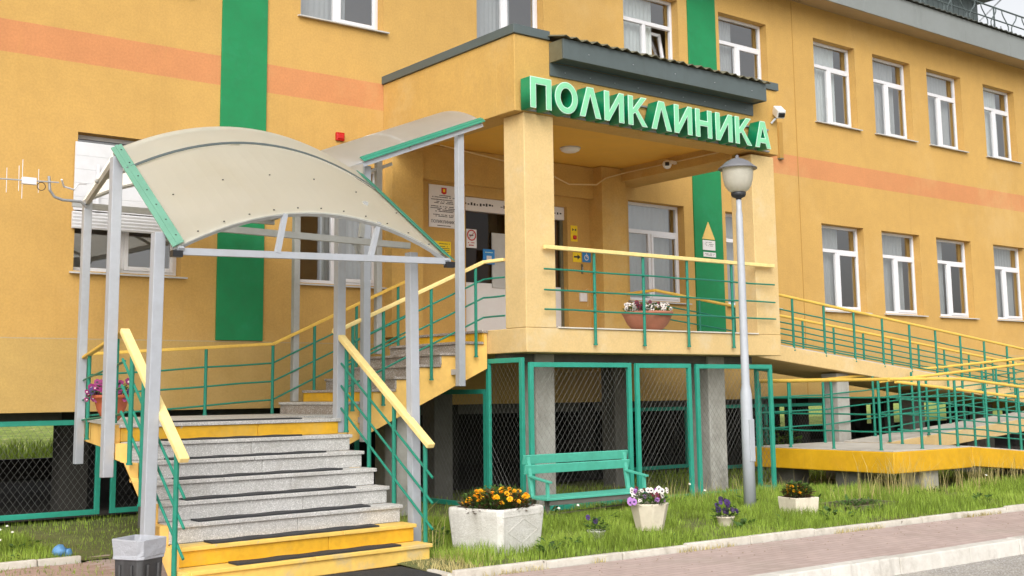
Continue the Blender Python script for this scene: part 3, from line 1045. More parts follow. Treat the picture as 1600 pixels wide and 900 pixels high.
# landing
LP_ = [(SL, yk(8) - .18), (SR, yk(8)), (6.42, -2.5), (7.575, -2.5), (7.575, -.62), (4.92, -.62)]
MB().prism([(x + (.03 if i in (0, 5) else -.03 if i in (1,) else 0), y + (.01 if i < 2 else 0)) for i, (x, y) in enumerate(LP_)][::-1], 'z', 1.04, 1.284).build('landing_slab', 'stringer_paint', st1)
MB().prism([(LP_[0][0] - .02, LP_[0][1] - .03), (LP_[1][0] + .02, LP_[1][1] - .03)] + LP_[2:5] + [(4.90, -.62)], 'z', 1.285, 1.32).build('landing_tiles', 'granite', st1, bevel=.005)
MB().sheet([[(4.55, -4.40, 1.334), (6.0, -4.29, 1.334)], [(4.55, -4.15, 1.334), (6.0, -4.04, 1.334)]], (0, 0, -.012)).build('tread_mat', 'mat_rubber', st1)
for x, y in ((5.7, -3.5), (5.6, -1.2), (6.2, -3.2), (6.9, -1.1)):
    MB().box(x - .12, x + .12, y - .12, y + .12, -.1, 1.039).build('support_pillar', 'concrete_dark', st1)

st2 = thing('upper_staircase', 'upper flight of worn stone steps rising beside the wall to the porch', 'staircase', (8.6, -1.6, 0))
FY0, FY1 = -2.5, -.68
UX = [7.58 + .353 * i for i in range(7)]
UZ = lambda i: 1.32 + (2.42 - 1.32) / 7 * (i + 1)
poly = [(7.58 + .02, 1.03)]
for i in range(7):
    poly += [(UX[i] + .02, UZ(i) - .04), ((UX[i + 1] if i < 6 else 9.80) + (.02 if i < 6 else -.03), UZ(i) - .04)]
poly += [(9.77, 1.90), (7.62, .955)]
MB().prism(poly, 'y', FY0 + .012, FY0 + .15).build('stringer', 'stringer_paint', st2)
MB().prism([(x, z - .003) for x, z in poly], 'y', FY0 + .15, FY1).build('stair_body', 'concrete_dark', st2)
for i in range(7):
    z = UZ(i)
    x1 = (UX[i + 1] - .008) if i < 6 else 9.77
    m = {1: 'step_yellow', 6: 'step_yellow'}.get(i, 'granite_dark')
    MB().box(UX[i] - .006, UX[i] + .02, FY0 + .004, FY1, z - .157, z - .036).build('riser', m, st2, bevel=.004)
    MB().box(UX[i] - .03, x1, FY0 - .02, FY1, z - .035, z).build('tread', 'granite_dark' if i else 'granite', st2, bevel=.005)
for x, y, w in ((8.62, -2.1, .3), (9.2, -.9, .3)):
    MB().box(x - w / 2, x + w / 2, y - w / 2, y + w / 2, -.1, .955 + (x - .15 - 7.62) * .4395 - .02).build('support_pillar', 'concrete', st2)

# door mat on the pavement
b = MB()
for i in range(40):
    y0 = -6.86 + i * .0175
    b.box(4.95, 6.02, y0, y0 + .012, -.008, .010)
b.box(4.94, 6.03, -6.87, -6.155, -.010, .003)
tag(b.build('door_mat', 'mat_rubber', origin=(5.5, -6.5, 0)), 'black ribbed rubber mat lying before the lowest stair', 'mat')

# ================================================================== canopies
c1 = thing('lower_canopy', 'arched cream polycarbonate canopy over the lower staircase on grey posts', 'canopy', (5.3, -4.6, 0))
CX0, CX1 = 3.9, 6.73
FRONT, RIDGE = (-5.93, 2.82), (-4.35, 3.93)


def bar1(s, t, dz=0):
    x = CX0 + (CX1 - CX0) * s
    y = FRONT[0] + (RIDGE[0] - FRONT[0]) * t
    z = FRONT[1] + (RIDGE[1] - FRONT[1]) * t + .395 * (1 - (2 * s - 1) ** 2) + dz + (.05 * s * (1 - t))
    return (x, y - .06 * s * (1 - t), z)


NS = 24
for t0, t1, dz in ((0, .775, 0), (.765, 1, .012)):
    rows = [[bar1(i / NS, t, dz) for i in range(NS + 1)] for t in (t0, (t0 + t1) / 2, t1)]
    MB().sheet(rows).build('roof_sheet', 'polycarbonate', c1, smooth=False)
rows = [[bar1(i / NS, t, .022) for i in range(NS + 1)] for t in (.762, .774)]
MB().sheet(rows, (0, 0, .014)).build('joint_bar', 'metal_gray', c1)


def bar1b(s, t, dz=0):
    x0, x1 = CX0 + (4.82 - CX0) * t, CX1 + (7.45 - CX1) * t
    return (x0 + (x1 - x0) * s, -4.35 + 3.75 * t, 3.93 + .1 * t + .395 * (1 - (2 * s - 1) ** 2) + dz)


rows = [[bar1b(i / NS, t, -.004) for i in range(NS + 1)] for t in (0, .5, 1)]
MB().sheet(rows).build('roof_sheet', 'polycarbonate', c1)
for s0, s1, m in ((-.008, .027, 'strip_green'), (.958, 1.012, 'strip_dark_green')):
    for t0, t1 in ((-.006, .77), (.775, 1.01)):
        rows = [[bar1(s, t, .024) for s in (s0, s1)] for t in (t0, t1)]
        MB().sheet(rows, (0, 0, .012)).build('edge_strip', m, c1, bevel=.003)
        sc_ = (s0 + s1) / 2
        rows = [[bar1(s, t, .036) for s in (sc_ - .004, sc_ + .004)] for t in (t0, t1)]
        MB().sheet(rows, (0, 0, .006)).build('strip_ridge', m, c1)
sc = MB()
for i in range(11):
    for t in (.035, .40):
        if t > .1 and i % 2:
            continue
        x, y, z = bar1(.08 + .84 * i / 10, t, .008)
        sc.lathe([(.009, 0), (.009, .008)], (x, y, z), 6)
for t in np.linspace(.06, .95, 7):
    x, y, z = bar1(.016, t, .034)
    sc.lathe([(.008, 0), (.008, .008)], (x, y, z), 6)
tag(sc.build('screws', 'ink', c1), kind='stuff')


def arch(fn, t, r=.02, m='frame_steel', parent=c1, dz=-.03):
    MB().tube([fn(i / 16, t, dz) for i in range(17)], r, 4).build('arch_rib', m, parent)


for t in (.02, .99):
    arch(bar1, t, .024)
for t in (.5, .98):
    arch(bar1b, t, .024)
for s in (.5,):
    MB().bar(bar1b(s, .0, -.05), bar1b(s, 1, -.05), .04, .04).build('purlin', 'frame_steel', c1)
for s in (.02, .98):
    MB().bar(bar1(s, .0, -.05), bar1(s, 1, -.05), .05, .06).build('eave_beam', 'post_gray', c1)
    MB().bar(bar1b(s, .0, -.06), bar1b(s, 1, -.06), .05, .07).build('eave_beam', 'frame_steel', c1)


def post(x, y, z0, z1, parent, w=.098, lean=(0, 0), m='post_gray'):
    return MB().bar((x, y, z0), (x + lean[0], y + lean[1], z1), w, w, (0, 1, 0)).build('post', m, parent, bevel=.006)


post(4.84, -.75, .77, 4.02, c1)
post(3.86, -4.56, .84, 3.86, c1, lean=(.05, .15))
post(3.81, -5.72, .0, 2.98, c1, lean=(.05, .06))
post(6.55, -5.6, .0, 2.98, c1, lean=(-.04, 0))
post(6.46, -4.25, 1.166, 3.92, c1)
post(5.30, -.3, 1.30, 4.0, c1, .065)
MB().bar((4.84, -.75, 1.16), (5.0, -.75, 1.16), .07, .07).build('bracket', 'post_gray', c1)
MB().bar((3.87, -4.54, 1.10), (4.1, -4.54, 1.10), .07, .07).build('bracket', 'post_gray', c1)
MB().bar((3.93, -5.90, 2.80), (6.72, -5.97, 2.87), .05, .06).build('tie_beam', 'post_gray', c1)
MB().bar((3.98, -5.45, 3.10), (6.5, -5.58, 3.05), .05, .06).build('tie_beam', 'frame_steel', c1)
MB().bar((3.95, -4.36, 3.86), (6.65, -4.3, 3.86), .05, .06).build('tie_beam', 'frame_steel', c1)
MB().bar((4.84, -.72, 3.95), (7.42, -.72, 3.95), .05, .07).build('tie_beam', 'frame_steel', c1)
MB().bar((4.78, -.35, 4.02), (7.3, -.35, 4.02), .05, .06).build('tie_beam', 'frame_steel', c1)
for xa, xb in ((4.86, 4.93), (5.83, 5.92)):
    MB().bar((xa, -5.93, 2.84), (xb, -5.93, 3.20), .045, .045, (0, 1, 0)).build('strut', 'post_gray', c1)
MB().bar((5.95, -5.55, 3.10), (6.0, -5.55, 3.46), .045, .045, (0, 1, 0)).build('strut', 'frame_steel', c1)
for p in (bar1(.005, -.004, -.05), bar1(.99, -.004, -.05)):
    MB().bar((p[0] - .045, p[1], p[2] - .0), (p[0] + .045, p[1], p[2] - .0), .07, .055).build('end_cap', 'black_plastic', c1)

c2 = thing('upper_canopy', 'arched grey polycarbonate canopy climbing over the upper flight to the porch', 'canopy', (8.5, -1.6, 0))


def bar2(s, t, dz=0):
    x = 7.15 + (9.53 - 7.15) * t
    y = -2.77 + 2.2 * s
    return (x, y, 4.44 + (x - 7.5) * .403 + .34 * (1 - (2 * s - 1) ** 2) + dz)


for t0, t1 in ((0, .5), (.495, 1)):
    rows = [[bar2(i / NS, t, .004 if t0 else 0) for i in range(NS + 1)] for t in (t0, t1)]
    MB().sheet(rows).build('roof_sheet', 'polycarbonate_grey', c2)
rows = [[bar2(s, t, .02) for s in (-.012, .04)] for t in (.2, 1.008)]
MB().sheet(rows, (0, 0, .012)).build('edge_strip', 'strip_dark_green', c2, bevel=.003)
rows = [[bar2(s, t, .032) for s in (.008, .02)] for t in (.2, 1.008)]
MB().sheet(rows, (0, 0, .006)).build('strip_ridge', 'strip_dark_green', c2)
for t in (.02, .5, .985):
    arch(bar2, t, .022, parent=c2)
for s in (.015, .985):
    MB().bar(bar2(s, .02, -.05), bar2(s, 1, -.05), .05, .06).build('eave_beam', 'post_gray', c2)
    if s > .5:
        MB().bar(bar2(s, .15, -.22), bar2(s, .95, -.22), .04, .05).build('lower_chord', 'frame_steel', c2)
MB().sheet([[(6.72, -4.3, 3.96), (7.62, -2.78, 4.47)], [(6.9, -2.6, 4.25), (7.3, -2.0, 4.5)]]).build('valley_sheet', 'polycarbonate_grey', c2)
MB().bar((6.72, -4.2, 3.92), (7.6, -2.76, 4.40), .05, .06).build('valley_beam', 'frame_steel', c2)
post(7.77, -2.6, .98, 4.48, c2)
post(9.2, -2.66, 1.66, 5.10, c2)
post(7.83, -.60, 1.48, 4.52, c2, .09, m='frame_steel')
post(9.18, -.60, 2.15, 5.06, c2, .09, m='frame_steel')
for x, z in ((7.77, 1.25), (9.2, 1.85)):
    MB().bar((x, -2.62, z), (x, -2.49, z), .07, .07).build('bracket', 'post_gray', c2)

# ================================================================== railings
def railing(name, label, pts, offs, posts, hand=('bar', .085, .05), hm='rail_yellow', rr=.0125, pr=.022, cat='railing', closed_ends=.0, rail_ext=0.0):
    """pts: handrail polyline; offs: drops of the thin rails below it; posts: (x, y, z bottom[, z top])"""
    pts = [Vector(p) for p in pts]
    base = Vector((pts[0].x, pts[0].y, min(p[2] for p in posts)))
    t = thing(name, label, cat, base)
    for a, c in zip(pts, pts[1:]):
        if hand[0] == 'bar':
            MB().bar(a, c, hand[1], hand[2]).build('handrail', hm, t, bevel=.008)
        else:
            MB().tube([a, c], hand[1], 10).build('handrail', hm, t, smooth=False)
    d0 = (pts[0] - pts[1]).normalized() * rail_ext
    d1 = (pts[-1] - pts[-2]).normalized() * rail_ext
    for o in offs:
        q = [p - Vector((0, 0, o)) for p in pts]
        q[0] = q[0] + d0
        q[-1] = q[-1] + d1
        # a little sag and wobble, as welded by hand
        fine = []
        for a, c in zip(q, q[1:]):
            n = max(2, int((c - a).length / .5))
            for i in range(n):
                f = a.lerp(c, i / n)
                if 0 < i:
                    f.z += random.uniform(-.006, .006)
                fine.append(f)
        fine.append(q[-1])
        MB().tube(fine, rr, 8).build('rail', 'rail_green', t)
    for p in posts:
        x, y, zb = p[:3]
        if len(p) > 3:
            zt = p[3]
        else:
            best = None
            for a, c in zip(pts, pts[1:]):
                d = (c - a).to_2d()
                u = max(0, min(1, ((Vector((x, y)) - a.to_2d()).dot(d)) / max(1e-6, d.length_squared)))
                f = a.lerp(c, u)
                ds = (f.to_2d() - Vector((x, y))).length
                if best is None or ds < best[0]:
                    best = (ds, f.z)
            zt = best[1]
        MB().tube([(x, y, zb), (x, y, zt - .02)], pr, 10).build('rail_post', 'rail_green', t)
        MB().tube([(x, y, zb + .02), (x + .0, y + .0, zb - .0)], pr * 1.35, 8).build('post_foot', 'rail_green', t)
    return t


O3 = (.28, .52, .76)
railing('stair_railing', 'sloping railing with yellow handrail at the left side of lower stairs', [(3.92, -4.74, 2.18), (3.92, -6.20, 1.05)], O3,
        [(3.9, -5.02, .97), (3.9, -5.32, .63), (3.9, -6.09, .0)], rail_ext=.03)
railing('stair_railing', 'sloping railing with yellow handrail at the right side of lower stairs', [(6.46, -4.16, 2.27), (6.46, -6.02, 1.07)], O3,
        [(6.46, -4.41, 1.17), (6.46, -4.88, .80), (6.46, -5.36, .45), (6.46, -5.92, .02)], rail_ext=.03)
railing('landing_railing', 'short side railing around the flower pot on the stair landing', [(3.94, -4.72, 2.18), (4.86, -.78, 2.06)], O3,
        [(4.72, -1.40, 1.08), (4.12, -4.0, 1.14)], hand=('bar', .06, .035), hm='rail_deep_yellow')
railing('landing_railing', 'long railing along the wall behind the landing and upper flight', [(4.86, -.65, 2.10), (7.47, -.65, 2.27), (9.66, -.65, 3.25)], (.26, .51, .76),
        [(4.95, -.65, 1.32), (6.50, -.65, 1.32), (7.47, -.65, 1.30), (8.11, -.65, 1.47), (8.79, -.65, 1.82), (9.5, -.65, 2.12)], hand=('bar', .06, .04), hm='rail_deep_yellow')
railing('upper_stair_railing', 'front railing of the upper flight, its handrail ending at the porch pillar', [(7.45, -2.55, 2.38), (9.67, -2.55, 3.35), (9.77, -2.9, 3.36)], (.24, .49, .76),
        [(7.62, -2.55, 1.36), (8.07, -2.55, 1.42), (8.81, -2.55, 1.74), (9.54, -2.55, 2.05)], hand=('bar', .07, .045))
railing('porch_railing', 'railing with cream handrail across the front of the porch', [(10.04, -3.42, 3.50), (14.74, -3.42, 3.50)], (.295, .575, .835),
        [(10.955, -3.40, 2.20), (11.894, -3.40, 2.20), (12.794, -3.40, 2.20), (13.768, -3.40, 2.20)], hand=('bar', .055, .055))

# ================================================================== wheelchair ramp
rp = thing('wheelchair_ramp', 'long concrete wheelchair ramp in three runs with yellow painted sides', 'ramp', (17, -3.5, 0))
dk = lambda x: 2.42 - .105 * (x - 14.93)
md = lambda x: .65 + .068 * (x - 17.3)
fn_ = lambda x: .64 - .08 * (x - 17.46)
XT = 26.1


def run(x0, x1, f, y0, y1, th, name, side):
    MB().prism([(x0, f(x0) - th), (x1, f(x1) - th), (x1, f(x1) - .012), (x0, f(x0) - .012)], 'y', y0, y1).build(name, side, rp, bevel=.01)
    MB().prism([(x0, f(x0) - .0115), (x1, f(x1) - .0115), (x1, f(x1) + .004), (x0, f(x0) + .004)], 'y', y0 + .01, y1 - .01).build(name + '_deck', 'concrete_floor', rp)


run(14.935, XT, dk, -2.52, -.95, .27, 'upper_run', 'slab_stucco')
run(17.465, XT, md, -3.42, -2.56, .25, 'middle_run', 'slab_stucco')
run(17.465, 25, fn_, -5.0, -3.75, .31, 'final_run', 'ramp_yellow')
MB().box(15.37, 17.46, -5.0, -2.3, .31, .628).build('platform', 'ramp_yellow', rp, bevel=.015)
MB().box(15.38, 17.45, -4.99, -2.31, .629, .645).build('platform_deck', 'concrete_floor', rp)
MB().box(XT + .005, XT + 1.8, -3.42, -.95, 1.0, 1.25).build('turning_platform', 'slab_stucco', rp)
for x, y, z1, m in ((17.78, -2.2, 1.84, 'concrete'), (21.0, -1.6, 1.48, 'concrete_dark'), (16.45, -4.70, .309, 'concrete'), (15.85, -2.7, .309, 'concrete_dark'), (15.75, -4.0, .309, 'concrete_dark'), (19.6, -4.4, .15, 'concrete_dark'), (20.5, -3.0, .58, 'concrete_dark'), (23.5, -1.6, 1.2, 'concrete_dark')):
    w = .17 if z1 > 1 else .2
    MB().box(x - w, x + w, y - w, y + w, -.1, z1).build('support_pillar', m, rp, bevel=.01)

T3 = (.27, .52, .78)
ax = lambda f, y, xs_, d=0: [(x, y, f(x) + d) for x in xs_]
HT = ('tube', .026)
railing('ramp_railing', 'front railing of the upper ramp run leaving the porch', [(14.98, -2.5, dk(14.98) + .85), (XT, -2.5, dk(XT) + .85)], (.24, .46, .66, .8), ax(dk, -2.5, [15.45 + .85 * i for i in range(12)], -.06), HT, 'rail_deep_yellow')
railing('ramp_railing', 'rear railing of the upper ramp run along the wall', [(14.45, -.38, 3.27), (14.5, -1.0, 3.29), (XT, -1.0, dk(XT) + .85)], (.24, .46, .66), ax(dk, -1.0, [15.6 + .95 * i for i in range(11)]), HT, 'rail_deep_yellow')
railing('ramp_railing', 'railing round the low ramp platform and down the final run beside the grass', [(15.43, -2.38, 1.70), (15.43, -4.94, 1.70), (17.42, -4.94, 1.70), (24.9, -4.94, fn_(24.9) + 1.06)], T3,
        [(15.43, -2.45, .64), (15.43, -3.05, .64), (15.43, -3.89, .64), (15.43, -4.75, .64)] + [(x, -4.94, .64) for x in (16.2, 17.17)] + ax(fn_, -4.94, [18.05 + 1.0 * i for i in range(7)]), HT, 'rail_deep_yellow')
railing('ramp_railing', 'inner railing of the final ramp run sloping down to the right', [(17.3, -3.78, 1.67), (24.9, -3.78, fn_(24.9) + 1.04)], T3, ax(fn_, -3.78, [17.4 + 1.1 * i for i in range(7)]), HT, 'rail_deep_yellow')
railing('ramp_railing', 'inner railing of the middle ramp run sloping up to the right', [(17.35, -3.44, 1.68), (XT, -3.44, md(XT) + 1.03)], T3, ax(md, -3.44, [17.55 + 1.15 * i for i in range(8)]), HT, 'rail_deep_yellow')
railing('ramp_railing', 'rear railing of the middle ramp run beneath the upper run', [(15.43, -2.40, 1.71), (17.2, -2.40, 1.73), (XT, -2.62, md(XT) + 1.06)], T3, [(x, -2.45, .64) for x in (16.2, 17.1)] + [(x, -2.62, md(x)) for x in (18.3, 19.5, 20.7, 21.9, 23.1, 24.3)], HT, 'rail_deep_yellow')

# concrete posts under the porch
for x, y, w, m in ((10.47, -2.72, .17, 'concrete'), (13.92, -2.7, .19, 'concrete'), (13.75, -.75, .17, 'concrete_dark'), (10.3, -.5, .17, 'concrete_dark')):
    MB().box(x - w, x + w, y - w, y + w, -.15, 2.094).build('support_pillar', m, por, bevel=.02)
MB().box(9.9, 14.8, -2.85, -2.5, 1.98, 2.093).build('cross_beam', 'concrete_dark', por)


# ================================================================== chain-link fence panels
def fence_panel(label, u0, u1, z0, z1, plane, c, bw=.065, group='green framed chain link fence panels'):
    """plane 'y': panel stands along X at y = c; 'x': along Y at x = c"""
    P = (lambda u, d, z: (u, c + d, z)) if plane == 'y' else (lambda u, d, z: (c + d, u, z))
    t = thing('fence_panel', label, 'fence panel', P((u0 + u1) / 2, 0, z0), group)
    for a, e, f, g_ in ((u0, u0 + bw, z0, z1), (u1 - bw, u1, z0, z1), (u0 + bw, u1 - bw, z0, z0 + bw), (u0 + bw, u1 - bw, z1 - bw, z1)):
        q0, q1 = P(a, -.025, f), P(e, .025, g_)
        MB().box(min(q0[0], q1[0]), max(q0[0], q1[0]), min(q0[1], q1[1]), max(q0[1], q1[1]), f, g_).build('frame_bar', 'fence_green', t, bevel=.004)
    w = MB()
    a0, a1, b0, b1 = u0 + bw * .5, u1 - bw * .5, z0 + bw * .5, z1 - bw * .5
    sl, sp, r = 1.36, .088, .0015
    for sg in (1, -1):
        cc = -2.0 * (a1 - a0) * sl
        lim = (b1 - b0) + 2.0 * (a1 - a0) * sl
        while cc < lim:
            # z - b0 = sg * sl * (u - a0) + cc
            us = []
            for u in (a0, a1):
                z = b0 + sg * sl * (u - a0) + cc
                if b0 <= z <= b1:
                    us.append((u, z))
            for z in (b0, b1):
                u = a0 + (z - b0 - cc) / (sg * sl)
                if a0 < u < a1:
                    us.append((u, z))
            if len(us) >= 2 and abs(us[0][0] - us[1][0]) > .02:
                w.tube([P(us[0][0], sg * .002, us[0][1]), P(us[1][0], sg * .002, us[1][1])], r, 3, False)
            cc += sp * sl
    tag(w.build('wire_mesh', 'wire', t), kind='stuff')
    return t


fence_panel('wide green mesh panel under the porch, behind the bench', 9.85, 11.69, .02, 1.965, 'y', -3.30)
fence_panel('narrow green mesh panel under the porch, right of the bench', 11.78, 12.90, .02, 1.96, 'y', -3.30)
fence_panel('green mesh panel under the porch, behind the lamp post', 13.01, 14.72, .02, 1.955, 'y', -3.30)
fence_panel('narrow green mesh panel turning back at the porch corner left of the bench', -3.22, -2.42, .0, 2.03, 'x', 9.82)
fence_panel('lower green mesh panel under the upper flight of stairs', -2.36, -.6, .0, 1.62, 'x', 9.86)
fence_panel('green mesh panel turning back under the right porch pillar', -3.24, -2.9, .02, 1.93, 'x', 14.80)
fence_panel('green mesh panel under the wall at the far left edge', 2.2, 5.42, .07, 1.285, 'y', .14)
fence_panel('green mesh panel under the wall behind the stair landing posts', 5.56, 7.35, .07, 1.285, 'y', .14)
fence_panel('green mesh panel under the wall hidden behind the lower staircase', 7.45, 9.3, .07, 1.285, 'y', .14)
fence_panel('green mesh panel deep under the porch by the green pilaster', 14.9, 16.4, .15, 1.27, 'y', .14)
fence_panel('green mesh panel under the wall behind the low ramp platform', 16.55, 18.65, .07, 1.285, 'y', .14)
fence_panel('green mesh panel under the wall left of the ramp pillar', 18.8, 20.5, .07, 1.285, 'y', .14)

# ================================================================== bench
bn = thing('bench', 'turquoise wooden park bench with armrests standing in the grass before the fence', 'bench', (10.3, -4.0, 0))
for z0, z1, dy in ((.675, .79, .03), (.555, .668, 0)):
    MB().bar((9.36, -3.80 + dy, (z0 + z1) / 2), (11.14, -3.80 + dy, (z0 + z1) / 2), .028, z1 - z0, (0, -.25, 1)).build('backrest_board', 'bench_green', bn, bevel=.005)
for y in (-4.19, -4.05, -3.91):
    MB().bar((9.34, y, .275), (11.16, y, .275), .13, .032).build('seat_board', 'bench_green', bn, bevel=.005)
MB().box(9.4, 11.1, -4.235, -4.215, .20, .258).build('seat_rail', 'concrete_dark', bn)
for x in (9.43, 11.07):
    MB().bar((x, -3.86, .26), (x, -3.775, .76), .05, .045, (0, 1, 0)).build('backrest_upright', 'bench_green', bn, bevel=.004)
    MB().bar((x, -3.80, .53), (x, -4.22, .47), .06, .025).build('armrest', 'bench_green', bn, bevel=.005)
    MB().bar((x, -4.16, .29), (x, -4.16, .465), .035, .035, (0, 1, 0)).build('armrest_post', 'bench_green', bn)
    for y in (-4.14, -3.88):
        MB().bar((x + .03, y, -.05), (x, y, .257), .045, .045, (0, 1, 0)).build('leg', 'concrete_dark', bn)
MB().bar((9.46, -4.14, .08), (10.9, -3.95, .10), .02, .02).build('stretcher', 'metal_brown_gray', bn)

# ================================================================== lamp post
lp = thing('street_lamp', 'grey street lamp with frosted bowl globe standing before the porch', 'street lamp', (12.38, -4.81, 0))
c = (12.38, -4.81, 0)
MB().lathe([(.082, -.1), (.080, 1.0), (.078, 1.50), (.070, 1.56), (.056, 1.64), (.052, 3.0), (.046, 3.95), (.036, 4.02), (.036, 4.16)], c, 20).build('pole', 'lamp_pole', lp, smooth=True)
MB().box(12.335, 12.425, -4.897, -4.87, .62, 1.18).build('service_door', 'lamp_pole', lp, bevel=.004)
MB().lathe([(.03, 4.13), (.04, 4.18), (.09, 4.205), (.102, 4.23), (.10, 4.265), (.08, 4.275)], c, 24).build('collar', 'lamp_dark', lp, smooth=True)
MB().lathe([(.085, 4.262), (.135, 4.29), (.178, 4.35), (.202, 4.44), (.212, 4.54), (.210, 4.60)], c, 28).build('globe', 'lamp_bowl', lp, smooth=True)
MB().lathe([(.215, 4.60), (.268, 4.588), (.268, 4.60), (.215, 4.64), (.16, 4.69), (.09, 4.725), (.04, 4.74), (.022, 4.755), (.02, 4.78), (.006, 4.79)], c, 28).build('cap', 'lamp_cap', lp, smooth=True)

# ================================================================== litter bin and litter
bc = Vector((2.95, -7.82))
bin_ = thing('litter_bin', 'dark square litter bin with white plastic liner at the foot of the stairs', 'bin', (bc.x, bc.y, 0))
ra = math.atan2(-.29, -.09)


def sq_ring(mb, prof, m, name, jit=0.0, inner=None, cap=True):
    o = []
    for r, z in prof:
        ring = []
        for k in range(4):
            for e in (-.12, .12):
                a = ra + k * math.pi / 2
                p = Vector((math.cos(a), math.sin(a))) * r
                q = Vector((math.cos(a + math.copysign(math.pi / 2, e)), math.sin(a + math.copysign(math.pi / 2, e)))) * r
                f = p.lerp(q, abs(e))
                ring.append((bc.x + f.x + random.uniform(-jit, jit), bc.y + f.y + random.uniform(-jit, jit), z + random.uniform(-jit, jit)))
        o.append(ring)
    n = 8
    vs = [p for r in o for p in r]
    fs = [(i * n + k, i * n + (k + 1) % n, (i + 1) * n + (k + 1) % n, (i + 1) * n + k) for i in range(len(o) - 1) for k in range(n)]
    fs.append(tuple(reversed(range(n))))
    if cap:
        fs.append(tuple(range((len(o) - 1) * n, len(o) * n)))
    mb.add(vs, fs)
    return mb.build(name, m, bin_, bevel=.006)


sq_ring(MB(), [(.140, 0), (.145, .04), (.172, .60)], 'bin_black', 'bin_body')
sq_ring(MB(), [(.172, .53), (.184, .535), (.180, .55), (.184, .56), (.188, .60), (.194, .655), (.184, .66), (.17, .60), (.15, .56)], 'bag_white', 'liner', .004)
for k in range(4):
    a0, a1 = ra + k * math.pi / 2, ra + (k + 1) * math.pi / 2
    for f in (.3, .7):
        pts = []
        for z, r in ((.03, .143), (.50, .167)):
            p = Vector((math.cos(a0), math.sin(a0))).lerp(Vector((math.cos(a1), math.sin(a1))), f) * (r + .006)
            pts.append((bc.x + p.x, bc.y + p.y, z))
        MB().tube(pts, .012, 6).build('rib', 'bin_black', bin_)
b = MB()
for (dx, dy, dz, r) in ((0, 0, .06, .068), (.07, -.03, .04, .045)):
    n = 12
    for i in range(7):
        pass
    prof = [(r * max(.05, math.sin(t)) * (1 + .1 * math.sin(5 * t)), -r * math.cos(t)) for t in np.linspace(.05, math.pi - .05, 9)]
    b.lathe(prof, (3.86 + dx, -3.30 + dy, dz), n)
b.v = [(x + random.uniform(-.008, .008), y + random.uniform(-.008, .008), z + random.uniform(-.006, .006)) for x, y, z in b.v]
tag(b.build('plastic_bag', 'bag_blue', origin=(3.88, -3.3, 0), smooth=True), 'crumpled blue plastic bag lying on the grass behind the bin', 'plastic bag')

# ================================================================== television antenna
an = thing('aerial', 'small aerial on a bent grey mast at the left end of the canopy', 'antenna', (4.80, -.8, 3.9))
MB().tube([(4.82, -.8, 3.92), (4.74, -.8, 3.99), (4.52, -.8, 3.99), (4.42, -.8, 4.02), (4.36, -.8, 4.10), (4.345, -.8, 4.27)], .018, 8).build('mast', 'galvanized', an)
MB().tube([(4.46, -.82, 4.20), (3.2, -.82, 4.16)], .009, 6).build('boom', 'post_gray', an)
MB().box(4.02, 4.19, -.85, -.79, 4.14, 4.225).build('balun_box', 'pvc_white', an, bevel=.006)
for x, h0, h1 in ((4.22, -.13, .16), (4.03, -.22, .26), (3.99, -.13, .18), (3.85, -.16, .14), (3.6, -.15, .15)):
    MB().tube([(x, -.82, 4.18 + h0), (x - .005, -.82, 4.18 + h1)], .004, 5).build('element', 'pvc_white', an)
MB().tube([(4.25 + .05 * math.cos(t), -.83, 4.13 + .05 * math.sin(t)) for t in np.linspace(0, 2 * math.pi, 13)], .005, 5).build('cable_loop', 'black_plastic', an)
MB().tube([(4.56, -.6, 4.28), (4.62, -.5, 4.21), (4.78, -.4, 4.20), (4.86, -.3, 4.30), (5.0, -.2, 4.33)], .012, 6).build('cable', 'pvc_white', an)

# ================================================================== cameras, lamp, alarm
cm = thing('security_camera', 'white box security camera on the upper right porch corner', 'camera', (15.08, -3.3, 5.85))
MB().bar((14.90, -3.36, 5.84), (14.98, -3.46, 5.97), .03, .03).build('bracket', 'galvanized', cm)
MB().bar((15.02, -3.38, 6.08), (14.93, -3.55, 5.95), .14, .14).build('housing', 'camera_white', cm, bevel=.015)
MB().bar((14.932, -3.545, 5.952), (14.918, -3.57, 5.932), .10, .07).build('lens', 'black_plastic', cm)
cdt = thing('cable_duct', 'vertical tan cable duct on the wall right of the sign', 'duct', (19.2, 0, 6.3))
MB().box(19.14, 19.26, -.07, .005, 6.30, 7.05).build('duct_cover', 'joint_tan', cdt, bevel=.005)
MB().box(19.15, 19.25, -.075, .005, 6.27, 6.299).build('duct_end', 'metal_brown_gray', cdt)
cd = thing('dome_camera', 'small round white camera under the porch ceiling beam', 'camera', (14.38, -1.6, 5.38))
MB().bar((14.39, -1.7, 5.40), (14.25, -1.7, 5.40), .05, .05).build('bracket', 'camera_white', cd)
MB().lathe([(.02, .07), (.06, .055), (.078, .02), (.075, -.02), (.05, -.06), (.015, -.075)], (14.18, -1.7, 5.35), 18).build('housing', 'camera_white', cd, smooth=True)
MB().lathe([(.005, -.03), (.036, -.028), (.036, .028), (.005, .03)], (14.125, -1.755, 5.345), 14).build('lens', 'black_plastic', cd, smooth=True)
cl = thing('ceiling_lamp', 'round white lamp fixed flat to the porch ceiling', 'lamp', (12.46, -1.2, 5.5))
MB().lathe([(.16, 5.519), (.165, 5.50), (.15, 5.47), (.10, 5.445), (.02, 5.44)], (12.46, -1.2, 0), 22).build('shade', 'camera_white', cl, smooth=True)
MB().lathe([(.172, 5.519), (.172, 5.503), (.12, 5.502)], (12.46, -1.2, 0), 22).build('base_ring', 'sill_white', cl)
al = thing('alarm_sounder', 'small red alarm box high on the yellow wall above the canopy', 'alarm', (8.85, 0, 5.4))
